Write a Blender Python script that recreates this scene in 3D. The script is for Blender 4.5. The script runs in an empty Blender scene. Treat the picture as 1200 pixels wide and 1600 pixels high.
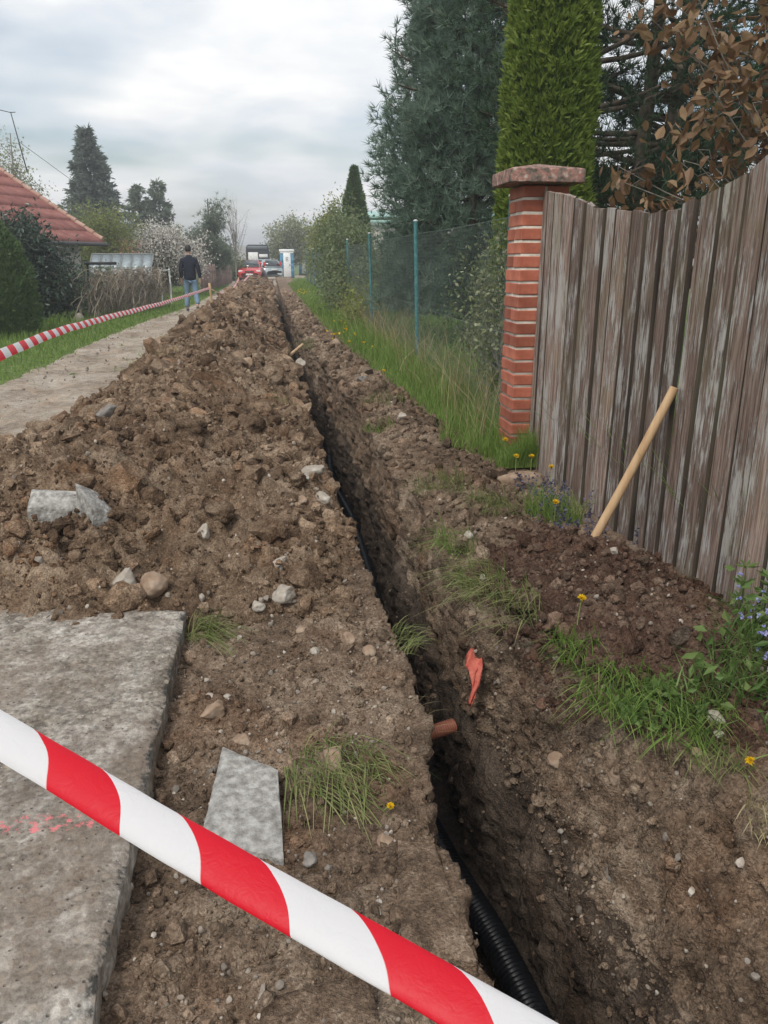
import bpy, math, random
import numpy as np
from mathutils import Vector, Matrix
R = math.radians
rng = np.random.default_rng(7)
random.seed(7)
scene = bpy.context.scene

# ------------------------------------------------------------------ camera
cam = bpy.data.cameras.new('camera')
cam.sensor_fit = 'VERTICAL'; cam.sensor_height = 36.0; cam.sensor_width = 27.0
cam.lens = 36.0 * 1210 / 1600
cam.clip_start = 0.05; cam.clip_end = 3000
camo = bpy.data.objects.new('camera', cam)
scene.collection.objects.link(camo)
camo.location = (0, 0, 1.45)
camo.rotation_euler = (R(90 - 18.08), 0, R(-7.74))
scene.camera = camo

# ------------------------------------------------------------------ sky
SUN_EL, SUN_AZ = 52.0, 215.0          # azimuth clockwise from +Y
world = bpy.data.worlds.new('World'); scene.world = world; world.use_nodes = True
wt = world.node_tree; wt.nodes.clear()
def wn(t, **k):
    n = wt.nodes.new(t)
    for a, b in k.items(): setattr(n, a, b)
    return n
def wl(a, b): wt.links.new(a, b)
wo = wn('ShaderNodeOutputWorld'); wb = wn('ShaderNodeBackground')
sky = wn('ShaderNodeTexSky', sky_type='NISHITA', sun_disc=False)
sky.sun_elevation = R(SUN_EL); sky.sun_rotation = R(SUN_AZ); sky.air_density = 1.2; sky.dust_density = 2.0
tc = wn('ShaderNodeTexCoord')
sep = wn('ShaderNodeSeparateXYZ'); wl(tc.outputs['Generated'], sep.inputs[0])
zz = wn('ShaderNodeMath', operation='MAXIMUM'); wl(sep.outputs['Z'], zz.inputs[0]); zz.inputs[1].default_value = 0.0
za = wn('ShaderNodeMath', operation='ADD'); wl(zz.outputs[0], za.inputs[0]); za.inputs[1].default_value = 0.16
dx = wn('ShaderNodeMath', operation='DIVIDE'); wl(sep.outputs['X'], dx.inputs[0]); wl(za.outputs[0], dx.inputs[1])
dy = wn('ShaderNodeMath', operation='DIVIDE'); wl(sep.outputs['Y'], dy.inputs[0]); wl(za.outputs[0], dy.inputs[1])
cmb = wn('ShaderNodeCombineXYZ'); wl(dx.outputs[0], cmb.inputs[0]); wl(dy.outputs[0], cmb.inputs[1])
n1 = wn('ShaderNodeTexNoise'); n1.inputs['Scale'].default_value = 1.35; n1.inputs['Detail'].default_value = 8; n1.inputs['Roughness'].default_value = 0.58; n1.inputs['Distortion'].default_value = 0.2
n2 = wn('ShaderNodeTexNoise'); n2.inputs['Scale'].default_value = 0.62; n2.inputs['Detail'].default_value = 4
wl(cmb.outputs[0], n1.inputs['Vector']); wl(cmb.outputs[0], n2.inputs['Vector'])
cr = wn('ShaderNodeValToRGB'); cr.color_ramp.elements[0].position = 0.36; cr.color_ramp.elements[1].position = 0.62
cr.color_ramp.elements[0].color = (0.52, 0.558, 0.60, 1); cr.color_ramp.elements[1].color = (0.745, 0.732, 0.715, 1)
e = cr.color_ramp.elements.new(0.5); e.color = (0.64, 0.648, 0.656, 1)
wl(n1.outputs['Fac'], cr.inputs[0])
cov = wn('ShaderNodeValToRGB'); cov.color_ramp.elements[0].position = 0.37; cov.color_ramp.elements[1].position = 0.52
wl(n2.outputs['Fac'], cov.inputs[0])
skm = wn('ShaderNodeMixRGB', blend_type='MULTIPLY'); skm.inputs[0].default_value = 1
wl(sky.outputs[0], skm.inputs[1]); skm.inputs[2].default_value = (0.085, 0.085, 0.085, 1)
mx = wn('ShaderNodeMixRGB'); wl(cov.outputs[0], mx.inputs[0]); wl(skm.outputs[0], mx.inputs[1]); wl(cr.outputs[0], mx.inputs[2])
wl(mx.outputs[0], wb.inputs['Color']); wb.inputs['Strength'].default_value = 1.0
wl(wb.outputs[0], wo.inputs[0])

# ------------------------------------------------------------------ sun and exposure
sl = bpy.data.lights.new('sun', 'SUN'); sl.energy = 1.5; sl.angle = R(18); sl.color = (1.0, 0.95, 0.88)
so = bpy.data.objects.new('sun', sl); scene.collection.objects.link(so)
az = R(SUN_AZ); el = R(SUN_EL)
sd = Vector((math.sin(az) * math.cos(el), math.cos(az) * math.cos(el), math.sin(el)))
so.rotation_euler = sd.to_track_quat('Z', 'Y').to_euler(); so.location = (0, 0, 30)
vs = scene.view_settings
vs.view_transform = 'Standard'; vs.look = 'None'; vs.exposure = 0.74; vs.gamma = 1.0; vs.use_curve_mapping = False
scene.cycles.max_bounces = 5; scene.cycles.diffuse_bounces = 3; scene.cycles.glossy_bounces = 1; scene.cycles.transmission_bounces = 2; scene.cycles.volume_bounces = 0

# ================================================================== helpers
col = scene.collection
def tag(o, label=None, cat=None, group=None, kind=None):
    if label: o['label'] = label
    if cat: o['category'] = cat
    if group: o['group'] = group
    if kind: o['kind'] = kind
    return o
def thing(name, label, cat, loc=(0, 0, 0), group=None):
    o = bpy.data.objects.new(name, None); col.objects.link(o); o.location = loc; o.empty_display_size = 0.1
    return tag(o, label, cat, group)

PERM = np.random.default_rng(3).permutation(512).astype(np.int64)
GR = np.random.default_rng(4).normal(size=(512, 3)); GR /= np.linalg.norm(GR, axis=1)[:, None]
def pn(p):
    """gradient noise, about -1..1"""
    p = np.asarray(p, dtype=np.float64)
    i = np.floor(p).astype(np.int64); f = p - i
    u = f * f * f * (f * (f * 6 - 15) + 10)
    out = np.zeros(len(p))
    for a in (0, 1):
        for b in (0, 1):
            for c in (0, 1):
                h = PERM[(PERM[(PERM[(i[:, 0] + a) & 511] + i[:, 1] + b) & 511] + i[:, 2] + c) & 511]
                g = GR[h]
                d = g[:, 0] * (f[:, 0] - a) + g[:, 1] * (f[:, 1] - b) + g[:, 2] * (f[:, 2] - c)
                w = (u[:, 0] if a else 1 - u[:, 0]) * (u[:, 1] if b else 1 - u[:, 1]) * (u[:, 2] if c else 1 - u[:, 2])
                out += w * d
    return out * 1.6
def fbm(p, o=4, ridged=False):
    p = np.asarray(p, float); s = 0; a = 1.0; t = 0
    for k in range(o):
        n = pn(p + k * 17.3)
        if ridged: n = 1 - 2 * np.abs(n)
        s = s + a * n; t += a; a *= 0.5; p = p * 2.03
    return s / t
def cellbump(x, y, s, seed=0):
    """rounded lumps, one per jittered cell: 0..1 height"""
    x = np.asarray(x) / s; y = np.asarray(y) / s
    ix = np.floor(x).astype(np.int64); iy = np.floor(y).astype(np.int64)
    best = np.zeros_like(x)
    for a in (-1, 0, 1):
        for b in (-1, 0, 1):
            h = PERM[(PERM[(ix + a + seed * 7) & 511] + iy + b) & 511]
            h2 = PERM[(h + 31) & 511]; h3 = PERM[(h + 77) & 511]
            cx = ix + a + 0.15 + 0.7 * h / 511; cy = iy + b + 0.15 + 0.7 * h2 / 511
            r = 0.25 + 0.5 * h3 / 511
            d2 = ((x - cx) ** 2 + (y - cy) ** 2) / r ** 2
            best = np.maximum(best, np.sqrt(np.clip(1 - d2, 0, 1)) * r)
    return best

class MB:
    def __init__(s): s.v = []; s.f = []; s.n = 0; s.m = []; s.attr = {}; s.r = []
    def add(s, v, f, mi=0, rnd=None):
        v = np.asarray(v, float); f = np.asarray(f, np.int64)
        s.v.append(v); s.f.append(f + s.n); s.n += len(v)
        s.m.append(np.full(len(f), mi)); s.r.append(np.full(len(f), rng.random()) if rnd is None else np.broadcast_to(np.asarray(rnd, float), (len(f),)))
        return s
    def build(s, name, mats, parent=None, loc=None, smooth=True):
        v = np.concatenate(s.v)
        off = np.array(parent.matrix_basis.translation if parent is not None and loc is None else (loc or (0, 0, 0)), float)
        if parent is not None and parent.parent is not None and loc is None:
            off = off + np.array(parent.parent.matrix_basis.translation)
        v = v - off
        me = bpy.data.meshes.new(name)
        me.vertices.add(len(v)); me.vertices.foreach_set('co', v.astype(np.float32).ravel())
        tot = np.concatenate([np.full(len(f), f.shape[1]) for f in s.f])
        li = np.concatenate([f.ravel() for f in s.f])
        st = np.concatenate([[0], np.cumsum(tot)[:-1]])
        me.loops.add(len(li)); me.loops.foreach_set('vertex_index', li.astype(np.int32))
        me.polygons.add(len(tot)); me.polygons.foreach_set('loop_start', st.astype(np.int32)); me.polygons.foreach_set('loop_total', tot.astype(np.int32))
        me.polygons.foreach_set('material_index', np.concatenate(s.m).astype(np.int32))
        me.polygons.foreach_set('use_smooth', np.full(len(tot), smooth))
        me.update(calc_edges=True)
        a = me.attributes.new('rnd', 'FLOAT', 'FACE'); a.data.foreach_set('value', np.concatenate(s.r).astype(np.float32))
        for k, vals in s.attr.items():
            a = me.attributes.new(k, 'FLOAT', 'POINT'); a.data.foreach_set('value', np.concatenate(vals).astype(np.float32))
        for m in (mats if isinstance(mats, (list, tuple)) else [mats]): me.materials.append(m)
        o = bpy.data.objects.new(name, me); col.objects.link(o)
        if parent is not None:
            o.parent = parent
            if loc is not None: o.location = loc
        elif loc is not None: o.location = loc
        return o

def norm(a): return a / np.maximum(np.linalg.norm(a, axis=-1, keepdims=True), 1e-9)
def tube_geo(path, rad, n=8, cap=True):
    P = np.asarray(path, float); k = len(P); rad = np.broadcast_to(np.asarray(rad, float), (k,))
    T = np.gradient(P, axis=0); T = norm(T)
    ref = np.array([0, 0, 1.0]) if abs(T[0][2]) < 0.9 else np.array([1.0, 0, 0])
    U = norm(np.cross(T, ref)); V = np.cross(T, U)
    a = np.arange(n) * 2 * np.pi / n
    v = (P[:, None] + rad[:, None, None] * (np.cos(a)[None, :, None] * U[:, None] + np.sin(a)[None, :, None] * V[:, None])).reshape(-1, 3)
    i = np.arange(k - 1)[:, None] * n; j = np.arange(n)[None]
    q = np.stack([i + j, i + (j + 1) % n, i + n + (j + 1) % n, i + n + j], -1).reshape(-1, 4)
    return v, q
def tube(mb, path, rad, n=8, mi=0, cap=True, rnd=None):
    v, q = tube_geo(path, rad, n)
    base = mb.n; mb.add(v, q[:, ::-1], mi, rnd)
    if cap and n > 3:
        k = len(path)
        for ring, rev in ((0, True), (k - 1, False)):
            idx = np.arange(n) + ring * n
            c = v[idx].mean(0); b = np.concatenate([v[idx], [c]])
            t = np.stack([np.arange(n), (np.arange(n) + 1) % n, np.full(n, n)], -1)
            mb.add(b, t if rev else t[:, ::-1], mi, rnd)
BOXF = np.array([[0, 3, 2, 1], [4, 5, 6, 7], [0, 1, 5, 4], [1, 2, 6, 5], [2, 3, 7, 6], [3, 0, 4, 7]])
def rotz(a): c, s = math.cos(a), math.sin(a); return np.array([[c, -s, 0], [s, c, 0], [0, 0, 1]])
def euler(x, y, z): return np.array(Matrix.Rotation(z, 3, 'Z') @ Matrix.Rotation(y, 3, 'Y') @ Matrix.Rotation(x, 3, 'X'))
def box(mb, c, s, rot=None, mi=0, bev=0.0, rnd=None):
    c = np.asarray(c, float); h = np.asarray(s, float) / 2
    if bev <= 0:
        v = np.array([[-1, -1, -1], [1, -1, -1], [1, 1, -1], [-1, 1, -1], [-1, -1, 1], [1, -1, 1], [1, 1, 1], [-1, 1, 1]]) * h
        if rot is not None: v = v @ np.asarray(rot).T
        mb.add(v + c, BOXF, mi, rnd); return
    v = []; idx = {}
    for sx in (-1, 1):
        for sy in (-1, 1):
            for sz in (-1, 1):
                for ax in range(3):
                    p = np.array([sx * h[0], sy * h[1], sz * h[2]]); d = np.array([sx, sy, sz]) * bev
                    q = p - d; q[ax] = p[ax]
                    idx[(sx, sy, sz, ax)] = len(v); v.append(q)
    v = np.array(v); quads = []; tris = []
    for ax in range(3):
        b, c2 = (ax + 1) % 3, (ax + 2) % 3
        for sg in (-1, 1):
            ring = []
            for (p, q) in ((-1, -1), (1, -1), (1, 1), (-1, 1)):
                s3 = [0, 0, 0]; s3[ax] = sg; s3[b] = p; s3[c2] = q; ring.append(idx[(*s3, ax)])
            quads.append(ring if sg > 0 else ring[::-1])
        for p in (-1, 1):
            for q in (-1, 1):
                s0 = [0, 0, 0]; s0[b] = p; s0[c2] = q
                s1 = s0[:]; s0[ax] = -1; s1[ax] = 1
                f = [idx[(*s0, b)], idx[(*s1, b)], idx[(*s1, c2)], idx[(*s0, c2)]]
                quads.append(f if p * q < 0 else f[::-1])
    for sx in (-1, 1):
        for sy in (-1, 1):
            for sz in (-1, 1):
                t = [idx[(sx, sy, sz, a)] for a in range(3)]
                tris.append(t if sx * sy * sz > 0 else t[::-1])
    if rot is not None: v = v @ np.asarray(rot).T
    n0 = mb.n; mb.add(v + c, quads, mi, rnd)
    mb.f.append(np.array(tris) + n0); mb.m.append(np.full(8, mi)); mb.r.append(np.full(8, 0.5 if rnd is None else rnd))
def ico(sub, octa=False):
    t = (1 + 5 ** .5) / 2
    v = [(-1, t, 0), (1, t, 0), (-1, -t, 0), (1, -t, 0), (0, -1, t), (0, 1, t), (0, -1, -t), (0, 1, -t), (t, 0, -1), (t, 0, 1), (-t, 0, -1), (-t, 0, 1)]
    f = [(0, 11, 5), (0, 5, 1), (0, 1, 7), (0, 7, 10), (0, 10, 11), (1, 5, 9), (5, 11, 4), (11, 10, 2), (10, 7, 6), (7, 1, 8), (3, 9, 4), (3, 4, 2), (3, 2, 6), (3, 6, 8), (3, 8, 9), (4, 9, 5), (2, 4, 11), (6, 2, 10), (8, 6, 7), (9, 8, 1)]
    if octa:
        v = [(1, 0, 0), (-1, 0, 0), (0, 1, 0), (0, -1, 0), (0, 0, 1), (0, 0, -1)]; f = [(0, 2, 4), (2, 1, 4), (1, 3, 4), (3, 0, 4), (2, 0, 5), (1, 2, 5), (3, 1, 5), (0, 3, 5)]
    v = [np.array(a) / np.linalg.norm(a) for a in v]
    for _ in range(sub):
        nf = []; cache = {}
        def mid(a, b):
            k = (min(a, b), max(a, b))
            if k not in cache:
                m = v[a] + v[b]; v.append(m / np.linalg.norm(m)); cache[k] = len(v) - 1
            return cache[k]
        for a, b, c in f:
            ab, bc, ca = mid(a, b), mid(b, c), mid(c, a); nf += [(a, ab, ca), (b, bc, ab), (c, ca, bc), (ab, bc, ca)]
        f = nf
    return np.array(v), np.array(f)
ICO = {k: ico(k) for k in range(5)}; ICO['o0'] = ico(0, True); ICO['o1'] = ico(1, True); ICO['o2'] = ico(2, True)
def rockshape(sub, seed, amp=0.3, cuts=5):
    r = np.random.default_rng(seed); v, f = ICO[sub]; v = v.copy()
    for _ in range(cuts):                     # flat facets
        n = r.normal(size=3); n /= np.linalg.norm(n); d = r.uniform(.45, .85)
        ex = np.maximum(v @ n - d, 0); v -= ex[:, None] * n * .9
    v *= (1 + amp * fbm(v * 1.4 + seed * 3.1, 3))[:, None]
    return v, f
def quats(n, r=rng):
    q = r.normal(size=(n, 4)); q /= np.linalg.norm(q, axis=1)[:, None]
    w, x, y, z = q.T
    return np.stack([1 - 2 * (y * y + z * z), 2 * (x * y - w * z), 2 * (x * z + w * y), 2 * (x * y + w * z), 1 - 2 * (x * x + z * z), 2 * (y * z - w * x), 2 * (x * z - w * y), 2 * (y * z + w * x), 1 - 2 * (x * x + y * y)], -1).reshape(n, 3, 3)
def scatter_rocks(mb, P, S, sub, nvar=10, amp=.3, seed=0, mi=0, squash=True):
    P = np.asarray(P); S = np.asarray(S); which = rng.integers(0, nvar, len(P))
    for k in range(nvar):
        m = which == k; n = m.sum()
        if not n: continue
        v, f = rockshape(sub, seed + k, amp)
        sc = S[m][:, None] * rng.uniform(.65, 1.25, (n, 3))
        V = np.einsum('nij,nvj->nvi', quats(n), v[None] * sc[:, None, :]) + P[m][:, None]
        F = (f[None] + (np.arange(n) * len(v))[:, None, None]).reshape(-1, 3)
        mb.add(V.reshape(-1, 3), F, mi, np.repeat(rng.random(n), len(f)))
def rand_dirs(n, up=0.0):
    d = rng.normal(size=(n, 3)); d[:, 2] += up; return norm(d)
def cards(mb, C, D, L, W, fold=0.15, mi=0, rnd=None):
    """leaf-shaped folded quads: base C, axis D, length L, width W"""
    C = np.asarray(C, float); n = len(C); D = norm(np.asarray(D, float)); L = np.broadcast_to(L, (n,)); W = np.broadcast_to(W, (n,))
    s = norm(np.cross(D, rng.normal(size=(n, 3)))); u = np.cross(s, D)
    mid = C + D * (L * .5)[:, None] + u * (fold * W)[:, None]
    v = np.stack([C, mid + s * (W * .5)[:, None], C + D * L[:, None], mid - s * (W * .5)[:, None]], 1)
    f = np.arange(n)[:, None] * 4 + np.arange(4)[None]
    mb.add(v.reshape(-1, 3), f, mi, rng.random(n) if rnd is None else rnd)
def leaf6(mb, C, D, L, W, mi=0):
    C = np.asarray(C, float); n = len(C); D = norm(np.asarray(D, float)); s = norm(np.cross(D, rng.normal(size=(n, 3)))); u = np.cross(s, D); L = np.broadcast_to(L, (n,))[:, None]; W = np.broadcast_to(W, (n,))[:, None]
    cup = rng.uniform(-.25, .45, (n, 1)); drp = rng.uniform(-.1, .35, (n, 1))
    P = [C, C + D * L * .25 + s * W * .38 + u * W * cup * .7, C + D * L * .6 + s * W * .46 + u * W * cup - u * L * drp * .3, C + D * L - u * L * drp, C + D * L * .6 - s * W * .46 + u * W * cup - u * L * drp * .3, C + D * L * .25 - s * W * .38 + u * W * cup * .7, C + D * L * .5 - u * L * drp * .18]
    V = np.stack(P, 1).reshape(-1, 3); b = np.arange(n)[:, None] * 7; r_ = rng.random(n)
    F = np.concatenate([b + np.array([[0, 1, 2, 6]]), b + np.array([[6, 2, 3, 3]])[:, :4], b + np.array([[0, 6, 4, 5]])])
    n0 = mb.n; mb.add(V, np.concatenate([b + np.array([[0, 1, 2, 6]]), b + np.array([[0, 6, 4, 5]])]), mi, np.tile(r_, 2))
    for tri in ((6, 2, 3), (6, 3, 4)): mb.f.append(b + np.array([tri]) + n0); mb.m.append(np.full(n, mi)); mb.r.append(r_)
def needles(mb, C, D, L, k, w, spread=.75, mi=0):
    """tufts: k thin triangles around direction D from each C"""
    C = np.asarray(C, float); n = len(C)
    d = norm(norm(D)[:, None] + rng.normal(size=(n, k, 3)) * spread)
    l = np.broadcast_to(L, (n,))[:, None] * rng.uniform(.7, 1.1, (n, k))
    s = norm(np.cross(d, rng.normal(size=(n, k, 3)))) * (w * .5)
    b = C[:, None] + d * .01
    v = np.stack([b - s, b + s, b + d * l[..., None]], 2).reshape(-1, 3)
    f = np.arange(n * k)[:, None] * 3 + np.arange(3)[None]
    mb.add(v, f, mi, np.repeat(rng.random(n), k))
def blades(mb, P, H, W, lean=.5, ldir=None, seg=3, mi=0, rnd=None, curl=1.0):
    P = np.asarray(P, float); n = len(P); H = np.broadcast_to(H, (n,)); W = np.broadcast_to(W, (n,))
    a = rng.uniform(0, 2 * np.pi, n); d = np.stack([np.cos(a), np.sin(a), np.zeros(n)], -1)
    if ldir is not None: d = norm(d * .5 + np.asarray(ldir, float))
    ln = rng.uniform(.1, 1, n) * lean
    a2 = rng.uniform(0, np.pi, n); s = np.stack([np.cos(a2), np.sin(a2), np.zeros(n)], -1)
    ts = np.linspace(0, 1, seg + 1); V = []
    for t in ts:
        h = H * (t - curl * .5 * ln * t * t); o = H * ln * t ** 1.8
        c = P + d * o[:, None]; c[:, 2] += h
        if t < 1:
            w = W * (1 - .55 * t) * .5
            V += [c - s * w[:, None], c + s * w[:, None]]
        else: V += [c]
    m = len(V); V = np.stack(V, 1).reshape(-1, 3); b = np.arange(n)[:, None] * m
    rv = rng.random(n) if rnd is None else np.broadcast_to(rnd, (n,))
    n0 = mb.n
    if seg > 1:
        q = np.concatenate([b + np.array([[2 * i, 2 * i + 1, 2 * i + 3, 2 * i + 2]]) for i in range(seg - 1)])
        mb.add(V, q, mi, np.tile(rv, seg - 1))
        t = b + np.array([[m - 3, m - 2, m - 1]]); mb.f.append(t + n0); mb.m.append(np.full(n, mi)); mb.r.append(rv)
    else: mb.add(V, b + np.array([[0, 1, 2]]), mi, rv)

# ================================================================== materials
def newmat(name):
    m = bpy.data.materials.new(name); m.use_nodes = True
    nt = m.node_tree; nt.nodes.clear()
    o = nt.nodes.new('ShaderNodeOutputMaterial'); b = nt.nodes.new('ShaderNodeBsdfPrincipled'); nt.links.new(b.outputs[0], o.inputs[0])
    return m, nt, b, o
def nd(nt, t, ins=None, **k):
    n = nt.nodes.new(t)
    for a, b in k.items(): setattr(n, a, b)
    for a, b in (ins or {}).items():
        if hasattr(b, 'is_linked') or isinstance(b, bpy.types.NodeSocket): nt.links.new(b, n.inputs[a])
        else: n.inputs[a].default_value = b
    return n
def c4(c): return (*c, 1)
def ramp(nt, fac, stops):
    r = nt.nodes.new('ShaderNodeValToRGB'); nt.links.new(fac, r.inputs[0]); el = r.color_ramp.elements
    while len(el) < len(stops): el.new(.5)
    for e_, (p, c) in zip(el, stops): e_.position = p; e_.color = c4(c) if len(c) == 3 else c
    return r.outputs[0]
def noise(nt, vec, scale, detail=4, rough=.55, dist=0): return nd(nt, 'ShaderNodeTexNoise', {'Vector': vec, 'Scale': scale, 'Detail': detail, 'Roughness': rough, 'Distortion': dist}).outputs['Fac']
def objco(nt): return nd(nt, 'ShaderNodeTexCoord').outputs['Object']
def mapping(nt, v, s): return nd(nt, 'ShaderNodeMapping', {'Vector': v, 'Scale': s}).outputs[0]
def mix(nt, f, a, b, mode='MIX'):
    n = nd(nt, 'ShaderNodeMixRGB', blend_type=mode)
    for i, x in ((0, f), (1, a), (2, b)):
        if isinstance(x, bpy.types.NodeSocket): nt.links.new(x, n.inputs[i])
        else: n.inputs[i].default_value = x if i == 0 else c4(x)
    return n.outputs[0]
def bump(nt, b, h, strength, dist):
    n = nd(nt, 'ShaderNodeBump', {'Height': h, 'Strength': strength, 'Distance': dist}); nt.links.new(n.outputs[0], b.inputs['Normal'])
def attr(nt, name): return nd(nt, 'ShaderNodeAttribute', attribute_name=name).outputs['Fac']

def simple(name, stops, scale=8, rough=.7, bs=.3, bd=.01, bscale=None, rnd=0.0, stretch=(1, 1, 1), detail=5, objrnd=False, metallic=0, spec=.3):
    m, nt, b, o = newmat(name); v = mapping(nt, objco(nt), stretch)
    c = ramp(nt, noise(nt, v, scale, detail), stops)
    if rnd:
        a = nd(nt, 'ShaderNodeObjectInfo').outputs['Random'] if objrnd else attr(nt, 'rnd')
        k = ramp(nt, a, [(0, (1 - rnd,) * 3), (1, (1 + rnd,) * 3)])
        c = mix(nt, 1.0, c, k, 'MULTIPLY')
    nt.links.new(c, b.inputs['Base Color']); b.inputs['Roughness'].default_value = rough; b.inputs['Metallic'].default_value = metallic
    b.inputs['Specular IOR Level'].default_value = spec
    if bs: bump(nt, b, noise(nt, v, bscale or scale * 3, 6), bs, bd)
    return m
def leafmat(name, stops, trans=.35, rough=.55, spec=.3):
    """colour by the random value of each leaf, some light through it"""
    m, nt, b, o = newmat(name)
    big = noise(nt, objco(nt), 1.7, 3)
    f = nd(nt, 'ShaderNodeMath', {0: attr(nt, 'rnd'), 1: .7}, operation='MULTIPLY').outputs[0]
    f2 = nd(nt, 'ShaderNodeMath', {0: big, 1: .3, 2: f}, operation='MULTIPLY_ADD').outputs[0]
    c = ramp(nt, f2, stops)
    nt.links.new(c, b.inputs['Base Color']); b.inputs['Roughness'].default_value = rough; b.inputs['Specular IOR Level'].default_value = spec
    t = nd(nt, 'ShaderNodeBsdfTranslucent', {'Color': c})
    ms = nd(nt, 'ShaderNodeMixShader', {0: trans, 1: b.outputs[0], 2: t.outputs[0]}); nt.links.new(ms.outputs[0], o.inputs[0])
    return m

def soilmat(name, dark, mid, dry, peb=.5, bumpd=.012, rough=.95):
    m, nt, b, o = newmat(name); v = objco(nt)
    big = noise(nt, v, 1.3, 4, .6); med = noise(nt, v, 9, 5, .65); fine = noise(nt, v, 70, 4, .7)
    s = nd(nt, 'ShaderNodeMath', {0: big, 1: med}, operation='ADD').outputs[0]
    s = nd(nt, 'ShaderNodeMath', {0: fine, 1: .55, 2: s}, operation='MULTIPLY_ADD').outputs[0]
    s = nd(nt, 'ShaderNodeMath', {0: s, 1: .392}, operation='MULTIPLY').outputs[0]
    c = ramp(nt, s, [(.40, dark), (.50, mid), (.60, dry)])
    red = ramp(nt, noise(nt, v, 3.1, 4), [(.52, (0, 0, 0)), (.72, (1, 1, 1))])
    c = mix(nt, nd(nt, 'ShaderNodeMath', {0: red, 1: .35}, operation='MULTIPLY').outputs[0], c, tuple(np.array(mid) * np.array((1.35, 1.0, .75))))
    k = ramp(nt, attr(nt, 'rnd'), [(0, (.6,) * 3), (1, (1.4,) * 3)])
    c = mix(nt, 1.0, c, k, 'MULTIPLY')
    vo = nd(nt, 'ShaderNodeTexVoronoi', {'Vector': v, 'Scale': 85.0, 'Randomness': 1.0})
    pb = ramp(nt, vo.outputs['Distance'], [(.12, (1, 1, 1)), (.24, (0, 0, 0))])
    sel = ramp(nt, nd(nt, 'ShaderNodeSeparateColor', {0: vo.outputs['Color']}).outputs[0], [(.80, (0, 0, 0)), (.82, (1, 1, 1))])
    pf = nd(nt, 'ShaderNodeMath', {0: pb, 1: sel}, operation='MULTIPLY').outputs[0]
    gr = nd(nt, 'ShaderNodeTexVoronoi', {'Vector': v, 'Scale': 170.0}); c = mix(nt, 1.0, c, ramp(nt, nd(nt, 'ShaderNodeSeparateColor', {0: gr.outputs['Color']}).outputs[0], [(0, (.68,) * 3), (1, (1.32,) * 3)]), 'MULTIPLY')
    pf2 = nd(nt, 'ShaderNodeMath', {0: pf, 1: peb}, operation='MULTIPLY').outputs[0]
    c = mix(nt, pf2, c, (.38, .34, .29))
    nt.links.new(c, b.inputs['Base Color']); b.inputs['Roughness'].default_value = rough; b.inputs['Specular IOR Level'].default_value = .12 if rough > .9 else .3
    h = nd(nt, 'ShaderNodeMath', {0: noise(nt, v, 38, 6, .7), 1: noise(nt, v, 130, 3, .6)}, operation='ADD').outputs[0]
    h = nd(nt, 'ShaderNodeMath', {0: pf, 1: .5, 2: h}, operation='MULTIPLY_ADD').outputs[0]
    bump(nt, b, h, 1.0, bumpd * 1.3)
    return m
M = {}
M['soil'] = soilmat('soil', (.085, .058, .04), (.20, .143, .10), (.36, .282, .21))
M['heap'] = soilmat('heap_soil', (.078, .050, .032), (.205, .143, .095), (.37, .285, .205))
M['dug'] = soilmat('dug_soil', (.055, .033, .023), (.105, .062, .044), (.19, .135, .10), peb=.35)
M['darksoil'] = soilmat('dark_soil', (.032, .023, .017), (.088, .064, .047), (.17, .13, .098), peb=.3, rough=.7)
M['clod'] = soilmat('clod_soil', (.078, .049, .031), (.205, .14, .092), (.37, .28, .20), peb=.35)
M['road'] = soilmat('road_gravel', (.21, .168, .128), (.375, .318, .255), (.52, .463, .39), peb=.8, bumpd=.012)
M['pebble'] = simple('pebble', [(.3, (.18, .145, .115)), (.5, (.27, .23, .19)), (.7, (.38, .35, .31))], 14, .85, .4, .004, rnd=.45)
M['stone_pale'] = simple('stone_pale', [(.3, (.24, .205, .165)), (.5, (.35, .31, .26)), (.7, (.47, .44, .39))], 16, .85, .6, .006, rnd=.12)
M['stone_brown'] = simple('stone_brown', [(.3, (.17, .11, .075)), (.5, (.28, .20, .14)), (.7, (.38, .30, .23))], 14, .9, .6, .006)
M['stone_grey'] = simple('stone_grey', [(.3, (.12, .108, .097)), (.5, (.195, .178, .16)), (.7, (.28, .262, .24))], 14, .85, .6, .006)
M['grass'] = leafmat('grass_blade', [(0, (.09, .165, .03)), (.5, (.18, .29, .06)), (1, (.33, .40, .13))], .42)
M['drygrass'] = leafmat('dry_grass', [(0, (.22, .17, .08)), (.5, (.34, .28, .15)), (1, (.48, .42, .26))], .25)
M['hay'] = leafmat('cut_grass', [(0, (.10, .15, .045)), (.5, (.20, .24, .08)), (1, (.36, .34, .17))], .3)
M['weed'] = leafmat('weed_leaf', [(0, (.06, .12, .03)), (.5, (.115, .19, .05)), (1, (.22, .28, .10))], .35)
M['turf'] = simple('turf', [(.3, (.05, .08, .015)), (.5, (.09, .14, .03)), (.7, (.17, .19, .06))], 6, .95, .6, .02, 60)
M['bark'] = simple('bark', [(.3, (.05, .04, .03)), (.5, (.11, .085, .065)), (.7, (.2, .165, .13))], 10, .9, .8, .02, 30, stretch=(1, 1, .25))
M['greybark'] = simple('grey_bark', [(.3, (.12, .10, .085)), (.5, (.2, .18, .155)), (.7, (.32, .29, .26))], 10, .9, .6, .015, 30, stretch=(1, 1, .3))
M['pine'] = leafmat('pine_needle', [(0, (.085, .145, .115)), (.5, (.17, .25, .19)), (1, (.29, .37, .285))], .5)
M['darkpine'] = leafmat('dark_pine_needle', [(0, (.022, .045, .026)), (.5, (.045, .085, .045)), (1, (.09, .14, .07))], .25)
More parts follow.
